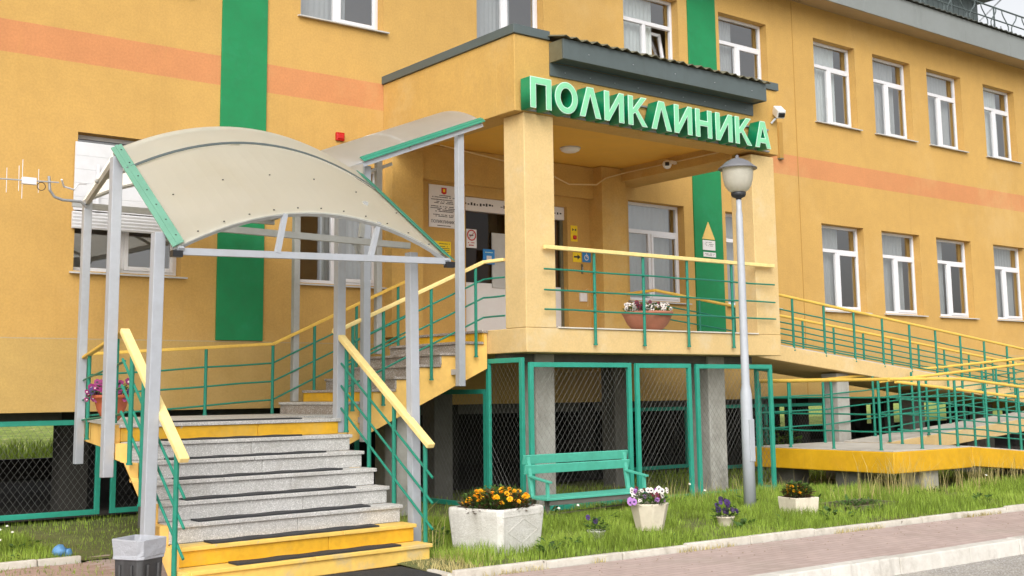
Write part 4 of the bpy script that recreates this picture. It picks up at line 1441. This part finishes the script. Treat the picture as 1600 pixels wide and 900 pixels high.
MB().box(8.78, 8.92, -.05, .005, 5.40, 5.53).build('alarm_body', 'alarm_red', al, bevel=.012)
MB().box(8.80, 8.90, -.062, -.05, 5.43, 5.50).build('alarm_lens', 'red_paint', al, bevel=.005)

# ================================================================== signs by the entrance
def board(name, label, x0, x1, z0, z1, y, m, cat='sign', th=.012):
    t = thing(name, label, cat, ((x0 + x1) / 2, y, z0))
    MB().box(x0, x1, y, y + th, z0, z1).build('panel', m, t, bevel=.002)
    return t


def dashes(t, x0, x1, z, h, y, m='ink', fill=.8):
    d = MB()
    x = x0
    while x < x1:
        w = random.uniform(.012, .03)
        if random.random() < fill:
            d.box(x, min(x + w, x1), y - .002, y, z, z + h * random.uniform(.75, 1))
        x += w + .005
    return d


pl = board('wall_plaque', 'tall white notice plaque with small red emblem beside the entrance', 10.48, 11.07, 4.21, 4.90, -.02, 'plaque_white')
MB().prism([(10.72, 4.86), (10.72, 4.775), (10.745, 4.76), (10.77, 4.752), (10.795, 4.76), (10.82, 4.775), (10.82, 4.86)], 'y', -.024, -.0202).build('emblem', 'red_paint', pl)
MB().box(10.75, 10.79, -.0262, -.0242, 4.79, 4.84).build('emblem_mark', 'sign_yellow', pl)
d = MB()
for z, a, e in ((4.725, .17, .17), (4.695, .06, .05), (4.655, .04, .04), (4.625, .12, .12), (4.60, .10, .10), (4.545, .04, .04), (4.515, .03, .03), (4.49, .10, .10), (4.465, .12, .12), (4.41, .08, .08), (4.385, .10, .12)):
    q = dashes(pl, 10.48 + a, 11.07 - e, z, .014, -.0205)
    d.add(q.v, q.f)
tag(d.build('small_print', 'ink', pl), kind='stuff')
text_mesh('ПОЛИКЛИНИКА', .07, (10.52, -.0215, 4.28), pl, 'ink', 'lettering', width=.5)
q = dashes(pl, 10.64, 10.9, 4.235, .014, -.0205)
tag(q.build('small_print', 'ink', pl), kind='stuff')

ys = board('notice_board', 'yellow notice low on the wall left of the entrance door', 10.55, 10.91, 3.77, 3.99, -.012, 'sign_yellow')
d = MB()
for z in (3.945, 3.90, 3.87, 3.84, 3.81):
    q = dashes(ys, 10.68 if z > 3.92 else 10.58, 10.88, z, .012, -.0125)
    d.add(q.v, q.f)
tag(d.build('small_print', 'ink', ys), kind='stuff')

bp_ = board('call_button', 'yellow call button plate left of the entrance door frame', 11.06, 11.19, 4.19, 4.48, -.012, 'sign_yellow')
MB().box(11.10, 11.15, -.016, -.0125, 4.37, 4.43).build('pictogram', 'ink', bp_)
MB().box(11.105, 11.145, -.022, -.0125, 4.24, 4.29).build('button', 'red_paint', bp_, bevel=.008)

ns = board('no_smoking_sign', 'white no smoking sign with red ring stuck on the entrance door', 11.26, 11.47, 3.93, 4.24, .05, 'plaque_white')
ring = MB()
n = 32
vs = []
for k in range(n):
    a = 2 * math.pi * k / n
    for r in (.092, .072):
        vs.append((11.365 + r * math.cos(a), .046, 4.14 + r * math.sin(a)))
ring.add(vs, [(2 * k, 2 * k + 1, (2 * k + 3) % (2 * n), (2 * k + 2) % (2 * n)) for k in range(n)])
ring.build('ring', 'red_paint', ns)
MB().bar((11.313, .044, 4.088), (11.417, .044, 4.192), .003, .018, (0, 1, 0)).build('slash', 'red_paint', ns)
MB().box(11.315, 11.40, .046, .0485, 4.13, 4.148).build('cigarette', 'ink', ns)
q = dashes(ns, 11.29, 11.44, 4.01, .014, .0495, 'red_paint')
tag(q.build('small_print', 'red_paint', ns), kind='stuff')
q = dashes(ns, 11.31, 11.42, 3.965, .02, .0495, 'red_paint')
tag(q.build('small_print', 'red_paint', ns), kind='stuff')
bs = board('blue_notice', 'blue card with a blank white square stuck on the door', 11.60, 11.84, 3.68, 3.93, .05, 'sign_blue')
MB().box(11.67, 11.77, .046, .0495, 3.71, 3.82).build('white_square', 'plaque_white', bs)
q = dashes(bs, 11.64, 11.8, 3.87, .014, .0495)
tag(q.build('small_print', 'sign_pale', bs), kind='stuff')

b2 = board('call_button', 'yellow call button plate with red knob right of the entrance', 13.47, 13.62, 4.18, 4.46, -.012, 'sign_yellow')
for s in (-1, 1):
    MB().prism([(13.545 + s * .004, 4.385), (13.545 + s * .045, 4.41), (13.545 + s * .045, 4.36)], 'y', -.016, -.0125).build('pictogram', 'ink', b2)
MB().bar((13.545, -.0125, 4.25), (13.545, -.05, 4.25), .075, .075).build('button', 'red_paint', b2, bevel=.03)
a2 = board('arrow_sign', 'small yellow arrow sign below the red knob plate', 13.51, 13.70, 3.82, 3.99, -.012, 'sign_yellow')
MB().prism([(13.53, 3.895), (13.61, 3.895), (13.61, 3.865), (13.68, 3.91), (13.61, 3.955), (13.61, 3.925), (13.53, 3.925)], 'y', -.016, -.0125).build('arrow', 'ink', a2)
w2 = board('wheelchair_sign', 'small blue wheelchair access sign right of the yellow arrow', 13.73, 13.93, 3.83, 4.03, -.012, 'sign_blue')
ring = MB()
vs = []
for k in range(24):
    a = 2 * math.pi * k / 24
    for r in (.052, .036):
        vs.append((13.82 + r * math.cos(a), -.0145, 3.91 + r * math.sin(a)))
ring.add(vs, [(2 * k, 2 * k + 1, (2 * k + 3) % 48, (2 * k + 2) % 48) for k in range(24)])
ring.build('wheel_mark', 'plaque_white', w2)
MB().box(13.81, 13.83, -.0175, -.0155, 3.92, 3.985).build('figure_mark', 'plaque_white', w2)
MB().box(13.83, 13.87, -.0175, -.0155, 3.905, 3.925).build('figure_mark', 'plaque_white', w2)
hb = thing('door_handle_plate', 'narrow dark plate below the blue wheelchair sign', 'plate', (13.71, -.02, 3.6))
MB().box(13.70, 13.735, -.02, .005, 3.62, 3.79).build('plate_body', 'metal_brown_gray', hb, bevel=.003)
MB().box(13.705, 13.73, -.028, -.02, 3.68, 3.74).build('plate_knob', 'galvanized', hb)
jb = thing('junction_box', 'loose white junction box low on the porch wall', 'junction box', (13.72, -.03, 3.2))
MB().box(13.64, 13.80, -.04, .005, 3.13, 3.28).build('box_body', 'pvc_white', jb, bevel=.008)
MB().tube([(13.74, -.03, 3.28), (13.76, -.05, 3.34), (13.82, -.03, 3.36), (13.84, -.01, 3.2), (13.83, -.01, 3.05)], .006, 5).build('cable', 'cable_pale', jb)

ts = thing('direction_board', 'sand coloured triangle above two white notices on the green pilaster', 'sign', (16.95, -.03, 4.1))
MB().prism([(16.77, 4.45), (17.12, 4.45), (16.945, 4.79)], 'y', -.045, -.031).build('triangle', 'triangle_sand', ts)
MB().box(16.78, 17.12, -.045, -.031, 4.24, 4.43).build('panel', 'plaque_white', ts)
MB().box(16.79, 17.13, -.045, -.031, 4.11, 4.20).build('panel', 'plaque_white', ts)
d = MB()
for z, a, e in ((4.385, 16.85, 17.05), (4.35, 16.83, 17.07), (4.32, 16.86, 17.06), (4.165, 16.83, 17.09), (4.14, 16.86, 17.06)):
    q = dashes(ts, a, e, z, .010, -.0455, 'red_paint')
    d.add(q.v, q.f)
tag(d.build('small_print', 'ink', ts), kind='stuff')


# ================================================================== planters and flowers
def leaves(mb, cpos, rx, ry, rz, n, size, up=.4):
    for _ in range(n):
        a, u, v = random.uniform(0, 6.283), random.random() ** .5, random.random()
        p = Vector((cpos[0] + rx * u * math.cos(a), cpos[1] + ry * u * math.sin(a), cpos[2] + rz * v * (1 - .55 * u * u)))
        d = Vector((math.cos(a + random.uniform(-1, 1)), math.sin(a + random.uniform(-1, 1)), random.uniform(-.3, 1) * up + .15)).normalized()
        s = d.cross(Vector((random.uniform(-.4, .4), random.uniform(-.4, .4), 1))).normalized()
        L = size * random.uniform(.6, 1.3)
        w = L * .26
        m = p + d * L * .5 + Vector((0, 0, L * .08))
        mb.add([p, m + s * w, p + d * L, m - s * w], [(0, 1, 2, 3)])
    return mb


def stems(mb, cpos, rx, ry, hts, n, r=.003):
    for _ in range(n):
        a, u = random.uniform(0, 6.283), random.random() ** .5
        x, y = cpos[0] + rx * u * math.cos(a), cpos[1] + ry * u * math.sin(a)
        mb.tube([(x * .8 + cpos[0] * .2, y * .8 + cpos[1] * .2, cpos[2]), (x, y, cpos[2] + random.uniform(*hts))], r, 3, False)
    return mb


FPROT = {}


def flower_mesh(kind, cols):
    key = (kind,) + cols
    if key in FPROT:
        return FPROT[key]
    b = MB()
    mi = []
    if kind == 'ball':
        rr = random.Random(3)
        for layer, (r, z, n) in enumerate(((1.0, 0, 9), (.86, .22, 8), (.66, .42, 7), (.42, .58, 6), (.2, .66, 4))):
            for k in range(n):
                a = 6.283 * k / n + layer * .4 + rr.uniform(-.1, .1)
                w = 6.283 / n * .62
                p0 = (.12 * math.cos(a), .12 * math.sin(a), z * .6 - .05)
                p1 = (r * .75 * math.cos(a - w), r * .75 * math.sin(a - w), z - .02)
                p2 = (r * math.cos(a), r * math.sin(a), z + rr.uniform(-.08, .1))
                p3 = (r * .75 * math.cos(a + w), r * .75 * math.sin(a + w), z + .02)
                b.add([p0, p1, p2, p3], [(0, 1, 2, 3)])
                mi.append(0 if rr.random() < .75 else 1)
    else:
        for k, (ang, rr_, sz) in enumerate(((90, .52, .55), (145, .5, .5), (35, .5, .5), (205, .45, .5), (335, .45, .5), (270, .5, .58))):
            a = rad(ang)
            cx, cy = rr_ * math.cos(a), rr_ * math.sin(a)
            n = 8
            vs = [(cx, cy, .10 + .02 * k)] + [(cx + sz * math.cos(6.283 * i / n), cy + sz * math.sin(6.283 * i / n), .02 * k + .04 * math.sin(i * 2)) for i in range(n)]
            b.add(vs, [(0, i + 1, (i + 1) % n + 1) for i in range(n)])
            mi += [1 if (k in (3, 4, 5) and i in ((6, 7) if k == 3 else (2, 3) if k == 4 else (1, 2))) else 0 for i in range(n)]
        n = 7
        vs = [(0, -.08, .24)] + [(.34 * math.cos(6.283 * i / n), -.1 + .3 * math.sin(6.283 * i / n), .2) for i in range(n)]
        b.add(vs, [(0, i + 1, (i + 1) % n + 1) for i in range(n)])
        mi += [1] * n
    me = bpy.data.meshes.new('flower')
    me.from_pydata(b.v, [], b.f)
    for c_ in cols:
        me.materials.append(MATS[c_])
    me.polygons.foreach_set('material_index', mi)
    me.update()
    FPROT[key] = me
    return me


def put_flower(parent, kind, cols, pos, size, toward=None, name='flower'):
    o = bpy.data.objects.new(name, flower_mesh(kind, cols))
    COL.objects.link(o)
    o.parent = parent
    o.location = Vector(pos) - ORIGIN[parent.name]
    n = Vector(toward) if toward else Vector((random.uniform(-.6, .3), random.uniform(-1, 0), random.uniform(.6, 1.4)))
    o.rotation_euler = n.to_track_quat('Z', 'Y').to_euler()
    o.scale = (size, size, size * random.uniform(.8, 1.1))
    return o


def marigolds(t, cpos, rx, ry, n, h=(.14, .24), size=.034):
    tag(leaves(MB(), (cpos[0], cpos[1], cpos[2]), rx, ry, h[1] * .9, int(2600 * rx), .055).build('foliage', 'leaf_reddish', t), kind='stuff')
    tag(leaves(MB(), (cpos[0], cpos[1], cpos[2] + .05), rx * .95, ry * .95, h[1] * .8, int(2400 * rx), .05, .8).build('leaves', 'leaf_green', t), kind='stuff')
    tag(stems(MB(), cpos, rx * .9, ry * .9, h, n * 2).build('stems', 'leaf_green', t), kind='stuff')
    for i in range(n):
        a, u = random.uniform(0, 6.283), random.random() ** .5
        z = cpos[2] + random.uniform(*h) * (1 - .25 * u)
        put_flower(t, 'ball', random.choice((('marigold', 'marigold_deep'), ('marigold', 'marigold'), ('marigold', 'marigold_deep'))),
                   (cpos[0] + rx * u * math.cos(a), cpos[1] + ry * u * math.sin(a), z), size * random.uniform(.7, 1.2))


def pansies(t, cpos, rx, ry, palette, n, h=(.05, .16), size=.028, foliage=260):
    tag(leaves(MB(), cpos, rx, ry, h[1], foliage, .05).build('foliage', 'leaf_green', t), kind='stuff')
    tag(stems(MB(), cpos, rx * .9, ry * .9, h, n).build('stems', 'leaf_green', t), kind='stuff')
    for i in range(n):
        a, u = random.uniform(0, 6.283), random.random() ** .5
        z = cpos[2] + random.uniform(*h)
        put_flower(t, 'pansy', random.choice(palette), (cpos[0] + rx * u * math.cos(a), cpos[1] + ry * u * math.sin(a), z), size * random.uniform(.75, 1.2),
                   (random.uniform(-.8, .1), -1, random.uniform(.1, .9)))


# big white square planter
bpn = thing('planter', 'large whitewashed square concrete planter full of orange marigolds', 'planter', (7.56, -5.55, 0))
ctr = Vector((7.46, -5.72))
ang = rad(13)
ex, ey = Vector((math.cos(ang), math.sin(ang))), Vector((-math.sin(ang), math.cos(ang)))
hw = .365


def sqp(u, v, z):
    p = ctr + ex * u + ey * v
    return (p.x, p.y, z)


b = MB()
rings = [(.90, -.05), (.92, .05), (1.0, .36), (1.0, .41), (.97, .425), (.88, .425), (.86, .41), (.85, .32)]
ch = .12
vs = []
for s, z in rings:
    h = hw * s
    for u, v in ((-1, -1 + ch), (-1 + ch, -1), (1 - ch, -1), (1, -1 + ch), (1, 1 - ch), (1 - ch, 1), (-1 + ch, 1), (-1, 1 - ch)):
        vs.append(sqp(u * h, v * h, z))
fs = [(i * 8 + k, i * 8 + (k + 1) % 8, (i + 1) * 8 + (k + 1) % 8, (i + 1) * 8 + k) for i in range(len(rings) - 1) for k in range(8)]
fs += [tuple(reversed(range(8)))]
b.add(vs, fs)
b.build('planter_body', 'planter_white', bpn, bevel=.012)
for side in range(1):
    q = MB()
    for u0, v0, u1, v1 in ((-.24, .2, 0, .32), (0, .32, .24, .2), (.24, .2, 0, .08), (0, .08, -.24, .2), (-.31, .355, .31, .355)):
        f = (lambda u, z: sqp(u, -hw * (.907 + .258 * z) + .002, z)) if side == 0 else (lambda u, z: sqp(-hw * (.907 + .258 * z) + .002, u, z))
        q.bar(f(u0, v0), f(u1, v1), .010, .010)
    q.build('relief', 'planter_white', bpn)
MB().prism([(sqp(u * hw * .85, v * hw * .85, 0)[0], sqp(u * hw * .85, v * hw * .85, 0)[1]) for u, v in ((-1, -1), (1, -1), (1, 1), (-1, 1))], 'z', .32, .36).build('soil', 'soil', bpn)
marigolds(bpn, (ctr.x, ctr.y, .36), .36, .36, 46, (.13, .27), .036)

sqn = thing('planter', 'small square pale concrete planter of marigolds right of the lamp post', 'planter', (12.05, -5.88, 0))
b = MB().lathe([(.225, -.05), (.235, .05), (.255, .24), (.235, .245), (.21, .22)], (12.05, -5.88, 0), 4, rot=rad(32))
b.build('planter_body', 'planter_beige', sqn, bevel=.012)
MB().lathe([(.21, .20), (.21, .225)], (12.05, -5.88, 0), 4, rot=rad(32)).build('soil', 'soil', sqn)
marigolds(sqn, (12.05, -5.88, .22), .17, .17, 14, (.1, .2), .032)

pan = thing('planter', 'round faceted beige planter with white and wine red pansies', 'planter', (9.75, -5.6, 0))
MB().lathe([(.15, -.05), (.17, .05), (.225, .28), (.225, .30), (.20, .30), (.19, .27)], (9.75, -5.6, 0), 8, rot=.2).build('planter_body', 'planter_beige', pan, bevel=.008)
MB().lathe([(.195, .25), (.195, .275)], (9.75, -5.6, 0), 8, rot=.2).build('soil', 'soil', pan)
WH_ = ('pansy_white', 'pansy_dark')
pansies(pan, (9.75, -5.6, .27), .22, .22, (WH_, WH_, WH_, ('pansy_wine', 'pansy_dark'), ('pansy_lilac', 'pansy_purple')), 34, (.04, .19), .030)
for dx, dy in ((-.26, -.02), (-.24, .06), (-.28, .02)):
    put_flower(pan, 'pansy', ('pansy_lilac', 'pansy_purple'), (9.75 + dx, -5.6 + dy, .33 + random.uniform(-.03, .04)), .04, (-.6, -1, .4))

hp = thing('flower_pot', 'small low white pot with a single purple flower in the grass', 'flower pot', (8.5, -6.08, 0))
MB().lathe([(.055, -.03), (.07, .01), (.088, .11), (.098, .115), (.098, .13), (.085, .13), (.08, .10)], (8.5, -6.08, 0), 18).build('pot_body', 'planter_white', hp, smooth=True)
MB().lathe([(.08, .09), (.08, .108)], (8.5, -6.08, 0), 16).build('soil', 'soil', hp)
pansies(hp, (8.5, -6.08, .11), .10, .10, (('pansy_purple', 'pansy_dark'),), 2, (.10, .16), .028, 150)
up_ = thing('flower_pot', 'small pot of dark purple pansies sunk in the grass before the lamp', 'flower pot', (10.58, -6.0, 0))
MB().lathe([(.06, -.05), (.08, .0), (.10, .10), (.108, .105), (.108, .12), (.095, .12), (.09, .09)], (10.58, -6.0, 0), 18).build('pot_body', 'planter_beige', up_, smooth=True)
MB().lathe([(.09, .08), (.09, .10)], (10.58, -6.0, 0), 16).build('soil', 'soil', up_)
pansies(up_, (10.58, -6.0, .10), .15, .13, (('pansy_purple', 'pansy_dark'), ('pansy_dark', 'pansy_purple')), 14, (.06, .2), .034, 170)

lb = thing('flower_bowl', 'orange terracotta pot with magenta petunias on the stair landing', 'flower pot', (4.45, -2.95, 1.32))
MB().lathe([(.07, 0), (.09, .02), (.15, .13), (.178, .24), (.195, .245), (.195, .275), (.175, .275), (.165, .23)], (4.45, -2.95, 1.32), 24).build('pot_body', 'terracotta', lb, smooth=True)
MB().lathe([(.165, .22), (.165, .245)], (4.45, -2.95, 1.32), 20).build('soil', 'soil', lb)
pansies(lb, (4.45, -2.95, 1.57), .22, .22, (('petunia', 'pansy_dark'), ('petunia', 'petunia'), ('petunia', 'pansy_white'), ('pansy_purple', 'pansy_dark')), 36, (-.02, .17), .038, 260)
for dx, dz in ((-.22, .0), (-.27, .03), (-.25, -.05), (-.20, .07)):
    put_flower(lb, 'pansy', ('petunia', 'pansy_white'), (4.45 + dx, -2.95 + random.uniform(-.1, .1), 1.60 + dz), .026, (random.uniform(-1, .3), -1, random.uniform(-.2, .6)))
pb2 = thing('flower_bowl', 'wide terracotta bowl of white pansies on the porch edge behind the railing', 'flower pot', (12.3, -3.05, 2.44))
MB().lathe([(.18, 0), (.22, .02), (.30, .10), (.35, .20), (.365, .235), (.378, .24), (.378, .275), (.36, .275), (.345, .22)], (12.3, -3.05, 2.442), 32).build('pot_body', 'terracotta_pale', pb2, smooth=True)
MB().lathe([(.32, .215), (.32, .24)], (12.3, -3.05, 2.442), 28).build('soil', 'soil', pb2)
pansies(pb2, (12.3, -3.05, 2.68), .36, .33, (WH_, WH_, WH_, WH_, ('pansy_wine', 'pansy_dark')), 70, (.02, .17), .030, 520)
for i in range(5):
    put_flower(pb2, 'pansy', ('pansy_wine', 'pansy_dark'), (12.02 + random.uniform(-.08, .08), -3.2, 2.78 + random.uniform(-.06, .12)), .04, (-.5, -1, .3))

# flat grate with sprouting seedlings
gt = thing('seed_tray', 'flat wooden seed tray lying in the grass right of the marigold planter', 'tray', (13.2, -5.9, .05))
for a in ((12.75, 13.7, -6.22, -6.19), (12.75, 13.7, -5.62, -5.59), (12.75, 12.78, -6.19, -5.62), (13.67, 13.7, -6.19, -5.62)):
    MB().box(a[0], a[1], a[2], a[3], .0, .10).build('frame_bar', 'metal_brown_gray', gt)
MB().box(12.78, 13.67, -6.19, -5.62, .0, .06).build('tray_soil', 'soil', gt)
tag(leaves(MB(), (13.22, -5.9, .06), .42, .26, .08, 380, .045).build('seedlings', 'leaf_green', gt), kind='stuff')

# shrub behind the ramp platform
sh_ = thing('shrub', 'leafy green shrub growing under the house behind the ramp platform', 'shrub', (17.6, -1.0, 0))
b = MB()
for k in range(9):
    a = k * .7
    b.tube([(17.6, -1.0, -.02), (17.6 + .12 * math.cos(a), -1 + .12 * math.sin(a), .35), (17.6 + .3 * math.cos(a), -1 + .3 * math.sin(a), .72 + .1 * math.sin(k))], [.014, .009, .004], 5)
b.build('stem', 'metal_brown_gray', sh_)
tag(leaves(MB(), (17.6, -1.0, .1), .5, .5, .85, 900, .10).build('foliage', 'leaf_green', sh_), kind='stuff')


# ================================================================== grass
def blades(name, pts, hts, wid, m, lean=.45, label=None):
    n = len(pts)
    pts = np.asarray(pts)
    a = RNG.uniform(0, 2 * np.pi, n)
    b_ = RNG.uniform(0, 2 * np.pi, n)
    ln = RNG.uniform(.05, lean, n) * hts
    sx, sy = np.cos(a) * wid, np.sin(a) * wid
    lx, ly = np.cos(b_) * ln, np.sin(b_) * ln
    x, y = pts[:, 0], pts[:, 1]
    z = np.full(n, -.015) if pts.shape[1] < 3 else pts[:, 2]
    V = np.empty((n, 5, 3))
    V[:, 0] = np.stack([x - sx, y - sy, z], 1)
    V[:, 1] = np.stack([x + sx, y + sy, z], 1)
    V[:, 2] = np.stack([x + sx * .75 + lx * .35, y + sy * .75 + ly * .35, z + hts * .6], 1)
    V[:, 3] = np.stack([x - sx * .75 + lx * .35, y - sy * .75 + ly * .35, z + hts * .6], 1)
    V[:, 4] = np.stack([x + lx, y + ly, z + hts * (1 - .25 * ln / np.maximum(hts, .01))], 1)
    me = bpy.data.meshes.new(name)
    me.vertices.add(n * 5)
    me.vertices.foreach_set('co', V.reshape(-1).astype(np.float32))
    me.loops.add(n * 7)
    base = np.arange(n)[:, None] * 5
    me.loops.foreach_set('vertex_index', (base + np.array([0, 1, 2, 3, 3, 2, 4])).reshape(-1).astype(np.int32))
    me.polygons.add(n * 2)
    st = np.empty(n * 2, np.int32)
    st[0::2] = np.arange(n) * 7
    st[1::2] = np.arange(n) * 7 + 4
    me.polygons.foreach_set('loop_start', st)
    me.materials.append(MATS[m])
    me.update(calc_edges=True)
    me.validate()
    o = bpy.data.objects.new(name, me)
    COL.objects.link(o)
    tag(o, label, 'grass', kind='stuff')
    return o


def vnoise(x, y, s):
    return .5 + .25 * (np.sin(x * s + 1.3 * np.sin(y * s * .7)) + np.sin(y * s * 1.13 + 1.7 * np.sin(x * s * .53 + 2)))


AVOID = [(7.46, -5.72, .42), (9.75, -5.6, .19), (12.05, -5.88, .2), (8.5, -6.08, .08), (10.58, -6.0, .09), (12.38, -4.81, .08)]


def scatter(x0, x1, y0, y1, dens):
    n = int((x1 - x0) * (y1 - y0) * dens)
    x, y = RNG.uniform(x0, x1, n), RNG.uniform(y0, y1, n)
    return x, y


P_, H_, W_ = [], [], []


def region(x0, x1, y0, y1, dens, hmin, hmax, w=.0028, keep=None):
    x, y = scatter(x0, x1, y0, y1, dens)
    k = vnoise(x, y, 2.3) * .6 + vnoise(x, y, 7.1) * .4
    ok = RNG.random(len(x)) < (.12 + 1.15 * k)
    for ax_, ay_, r in AVOID:
        ok &= (x - ax_) ** 2 + (y - ay_) ** 2 > r * r
    ok &= y > -7.03 - .03 * (x - 6) + .08
    ok &= ~((x > SL - .05) & (x < SR + .06) & (y < -4.2))
    ok &= ~((x > 15.35) & (x < 17.5) & (y > -4.95) & (y < -2.3))
    ok &= ~((x > 12.74) & (x < 13.71) & (y > -6.23) & (y < -5.58))
    if keep is not None:
        ok &= keep(x, y)
    x, y, k = x[ok], y[ok], k[ok]
    h = (hmin + (hmax - hmin) * k) * RNG.uniform(.55, 1.25, len(x))
    # shorter along the kerb
    e = np.clip((y - (-7.03 - .03 * (x - 6))) / .5, .25, 1)
    h *= np.where(y < -6, e, 1)
    P_.append(np.stack([x, y], 1))
    H_.append(h)
    W_.append(np.full(len(x), w) * RNG.uniform(.7, 1.3, len(x)))


region(6.48, 12.5, -7.1, -3.3, 3000, .05, .20)
region(12.5, 17.5, -7.4, -3.3, 2000, .06, .25, .0036)
region(17.5, 26, -7.7, -4.9, 1300, .08, .28, .005)
region(17.5, 26, -4.9, -.2, 250, .05, .22, .005)
region(9.95, 14.7, -3.25, -.2, 420, .03, .16, .003)
region(14.8, 17.5, -3.3, .6, 420, .06, .26, .004)
region(6.5, 9.8, -3.3, .1, 300, .03, .12, .003)
region(1.6, 3.98, -3.62, .2, 2600, .04, .17)
region(3.98, 6.4, -3.9, .3, 600, .03, .10)
region(-3, 1.6, -3.62, .2, 300, .05, .15, .004)
blades('grass', np.concatenate(P_), np.concatenate(H_), np.concatenate(W_), 'grass_blade', label='green grass growing round the building and planters')

# taller stalks and dry tufts
P_, H_, W_ = [], [], []
region(13.6, 24, -5.6, -4.95, 170, .35, .75, .0028)
region(6.55, 7.0, -5.7, -4.6, 160, .3, .7, .0028)
region(9.0, 15, -4.2, -3.35, 60, .2, .5, .0026)
region(2.2, 4, -.6, .05, 90, .2, .5, .0028)
blades('tall_grass', np.concatenate(P_), np.concatenate(H_), np.concatenate(W_), 'grass_dry', .5, 'tall thin dry stalks standing above the grass')
P_, H_, W_ = [], [], []
region(6.48, 6.85, -6.5, -5.9, 1200, .05, .16, .003)
region(6.5, 14, -7.1, -6.75, 420, .03, .09, .003)
for q_ in range(1):
    x, y = RNG.uniform(6.08, 6.5, 500), RNG.uniform(-6.95, -6.12, 500)
    P_.append(np.stack([x, y], 1))
    H_.append(RNG.uniform(.02, .13, 500))
    W_.append(np.full(500, .003))
x, y = RNG.uniform(6.2, 22, 2600), RNG.uniform(0, 1, 2600)
cl_ = vnoise(x, x * 0, 5.1) > .52
x, y = x[cl_], y[cl_]
P_.append(np.stack([x, kerb1y(0) - .03 * x - .018 - .05 * y ** 2], 1))
H_.append(RNG.uniform(.02, .075, len(x)))
W_.append(np.full(len(x), .0028))
blades('verge_grass', np.concatenate(P_), np.concatenate(H_), np.concatenate(W_), 'grass_dry', .9, 'sparse yellowed grass tufts along the kerb')
# grass in the paver joints
pts = []
for j in range(16):
    for i in range(60):
        if random.random() < .5:
            pts.append((random.uniform(2.4, 3.95), -3.75 - j * .1 + random.uniform(-.008, .008)))
for j in range(300):
    i = random.randrange(9)
    jj = random.randrange(16)
    pts.append((2.45 + i * .2 + (.1 if jj % 2 else 0) + random.uniform(-.006, .006), -3.8 - jj * .1 + random.uniform(-.05, .05)))
pts = np.array(pts)
blades('joint_grass', pts, RNG.uniform(.012, .06, len(pts)), np.full(len(pts), .0028), 'grass_blade', .9, 'thin grass growing in the joints between pavers')

# meadow behind the house seen beneath the floor
P2 = np.stack([RNG.uniform(-8, 22, 16000), RNG.uniform(9.4, 16, 16000)], 1)
zz = .03 + 1.1 * np.clip(((P2[:, 1] - 9.3) / 40), 0, 1) ** (.8)
P2 = np.concatenate([P2, zz[:, None] - .03], 1)
blades('meadow_grass', P2, RNG.uniform(.15, .5, len(P2)), np.full(len(P2), .012), 'grass_blade', .6, 'bright meadow grass beyond the far side of the house')

# broad-leaved weeds among the grass
wd = MB()
for _ in range(70):
    x, y = random.uniform(6.7, 19), random.uniform(-6.6, -3.6)
    if any((x - a) ** 2 + (y - c_) ** 2 < (r + .12) ** 2 for a, c_, r in AVOID) or (x > 15.2 and y > -5.1):
        continue
    leaves(wd, (x, y, -.01), .10, .10, random.uniform(.06, .18), random.randrange(14, 34), random.uniform(.06, .11), .7)
for _ in range(22):
    leaves(wd, (random.uniform(2.5, 3.9), random.uniform(-3.4, -.2), -.01), .09, .09, .09, 18, .07, .6)
tag(wd.build('weeds', 'leaf_green'), 'low broad leaved weeds scattered through the grass', 'weeds', kind='stuff')

# grit and leaf crumbs on the pavement
g_ = MB()
for _ in range(420):
    x = random.uniform(6.2, 20)
    y = kerb1y(x) - .06 - abs(random.gauss(0, .28)) if random.random() < .7 else random.uniform(-8.6, -7.2)
    if y < kerb2y(x) + .03:
        continue
    r = random.uniform(.004, .014)
    a = random.uniform(0, 6.28)
    g_.add([(x + r * math.cos(a + k * 2.09), y + r * math.sin(a + k * 2.09), -.010) for k in range(3)] + [(x, y, -.010 + r * .6)], [(0, 1, 3), (1, 2, 3), (2, 0, 3)])
tag(g_.build('grit', 'grit'), 'scattered grit and crumbs on the pink pavement', 'grit', kind='stuff')

# little white flowers in the side lawn and by the bench
for k in range(22):
    if k < 16:
        x, y = random.uniform(2.9, 3.95), random.uniform(-2.6, -.4)
        h = random.uniform(.1, .2)
    else:
        x, y = random.choice(((8.6, -4.6), (9.1, -4.75), (11.5, -4.9), (11.3, -4.6), (10.05, -5.3), (18.2, -5.4), (17.6, -5.3), (9.6, -4.5), (12.1, -4.2), (10.5, -5.2)))
        x += random.uniform(-.3, .3)
        h = random.uniform(.2, .32)
    f = thing('wild_flower', 'tiny white wild flower standing in the grass', 'flower', (x, y, 0), 'white wild flowers in the grass')
    MB().tube([(x, y, -.02), (x + .01, y, h)], .0025, 4).build('stem', 'leaf_green', f)
    put_flower(f, 'ball', ('daisy_white', 'daisy_white'), (x + .01, y, h), .016 if k < 16 else .019, (-.2, -.7, 1), 'blossom')
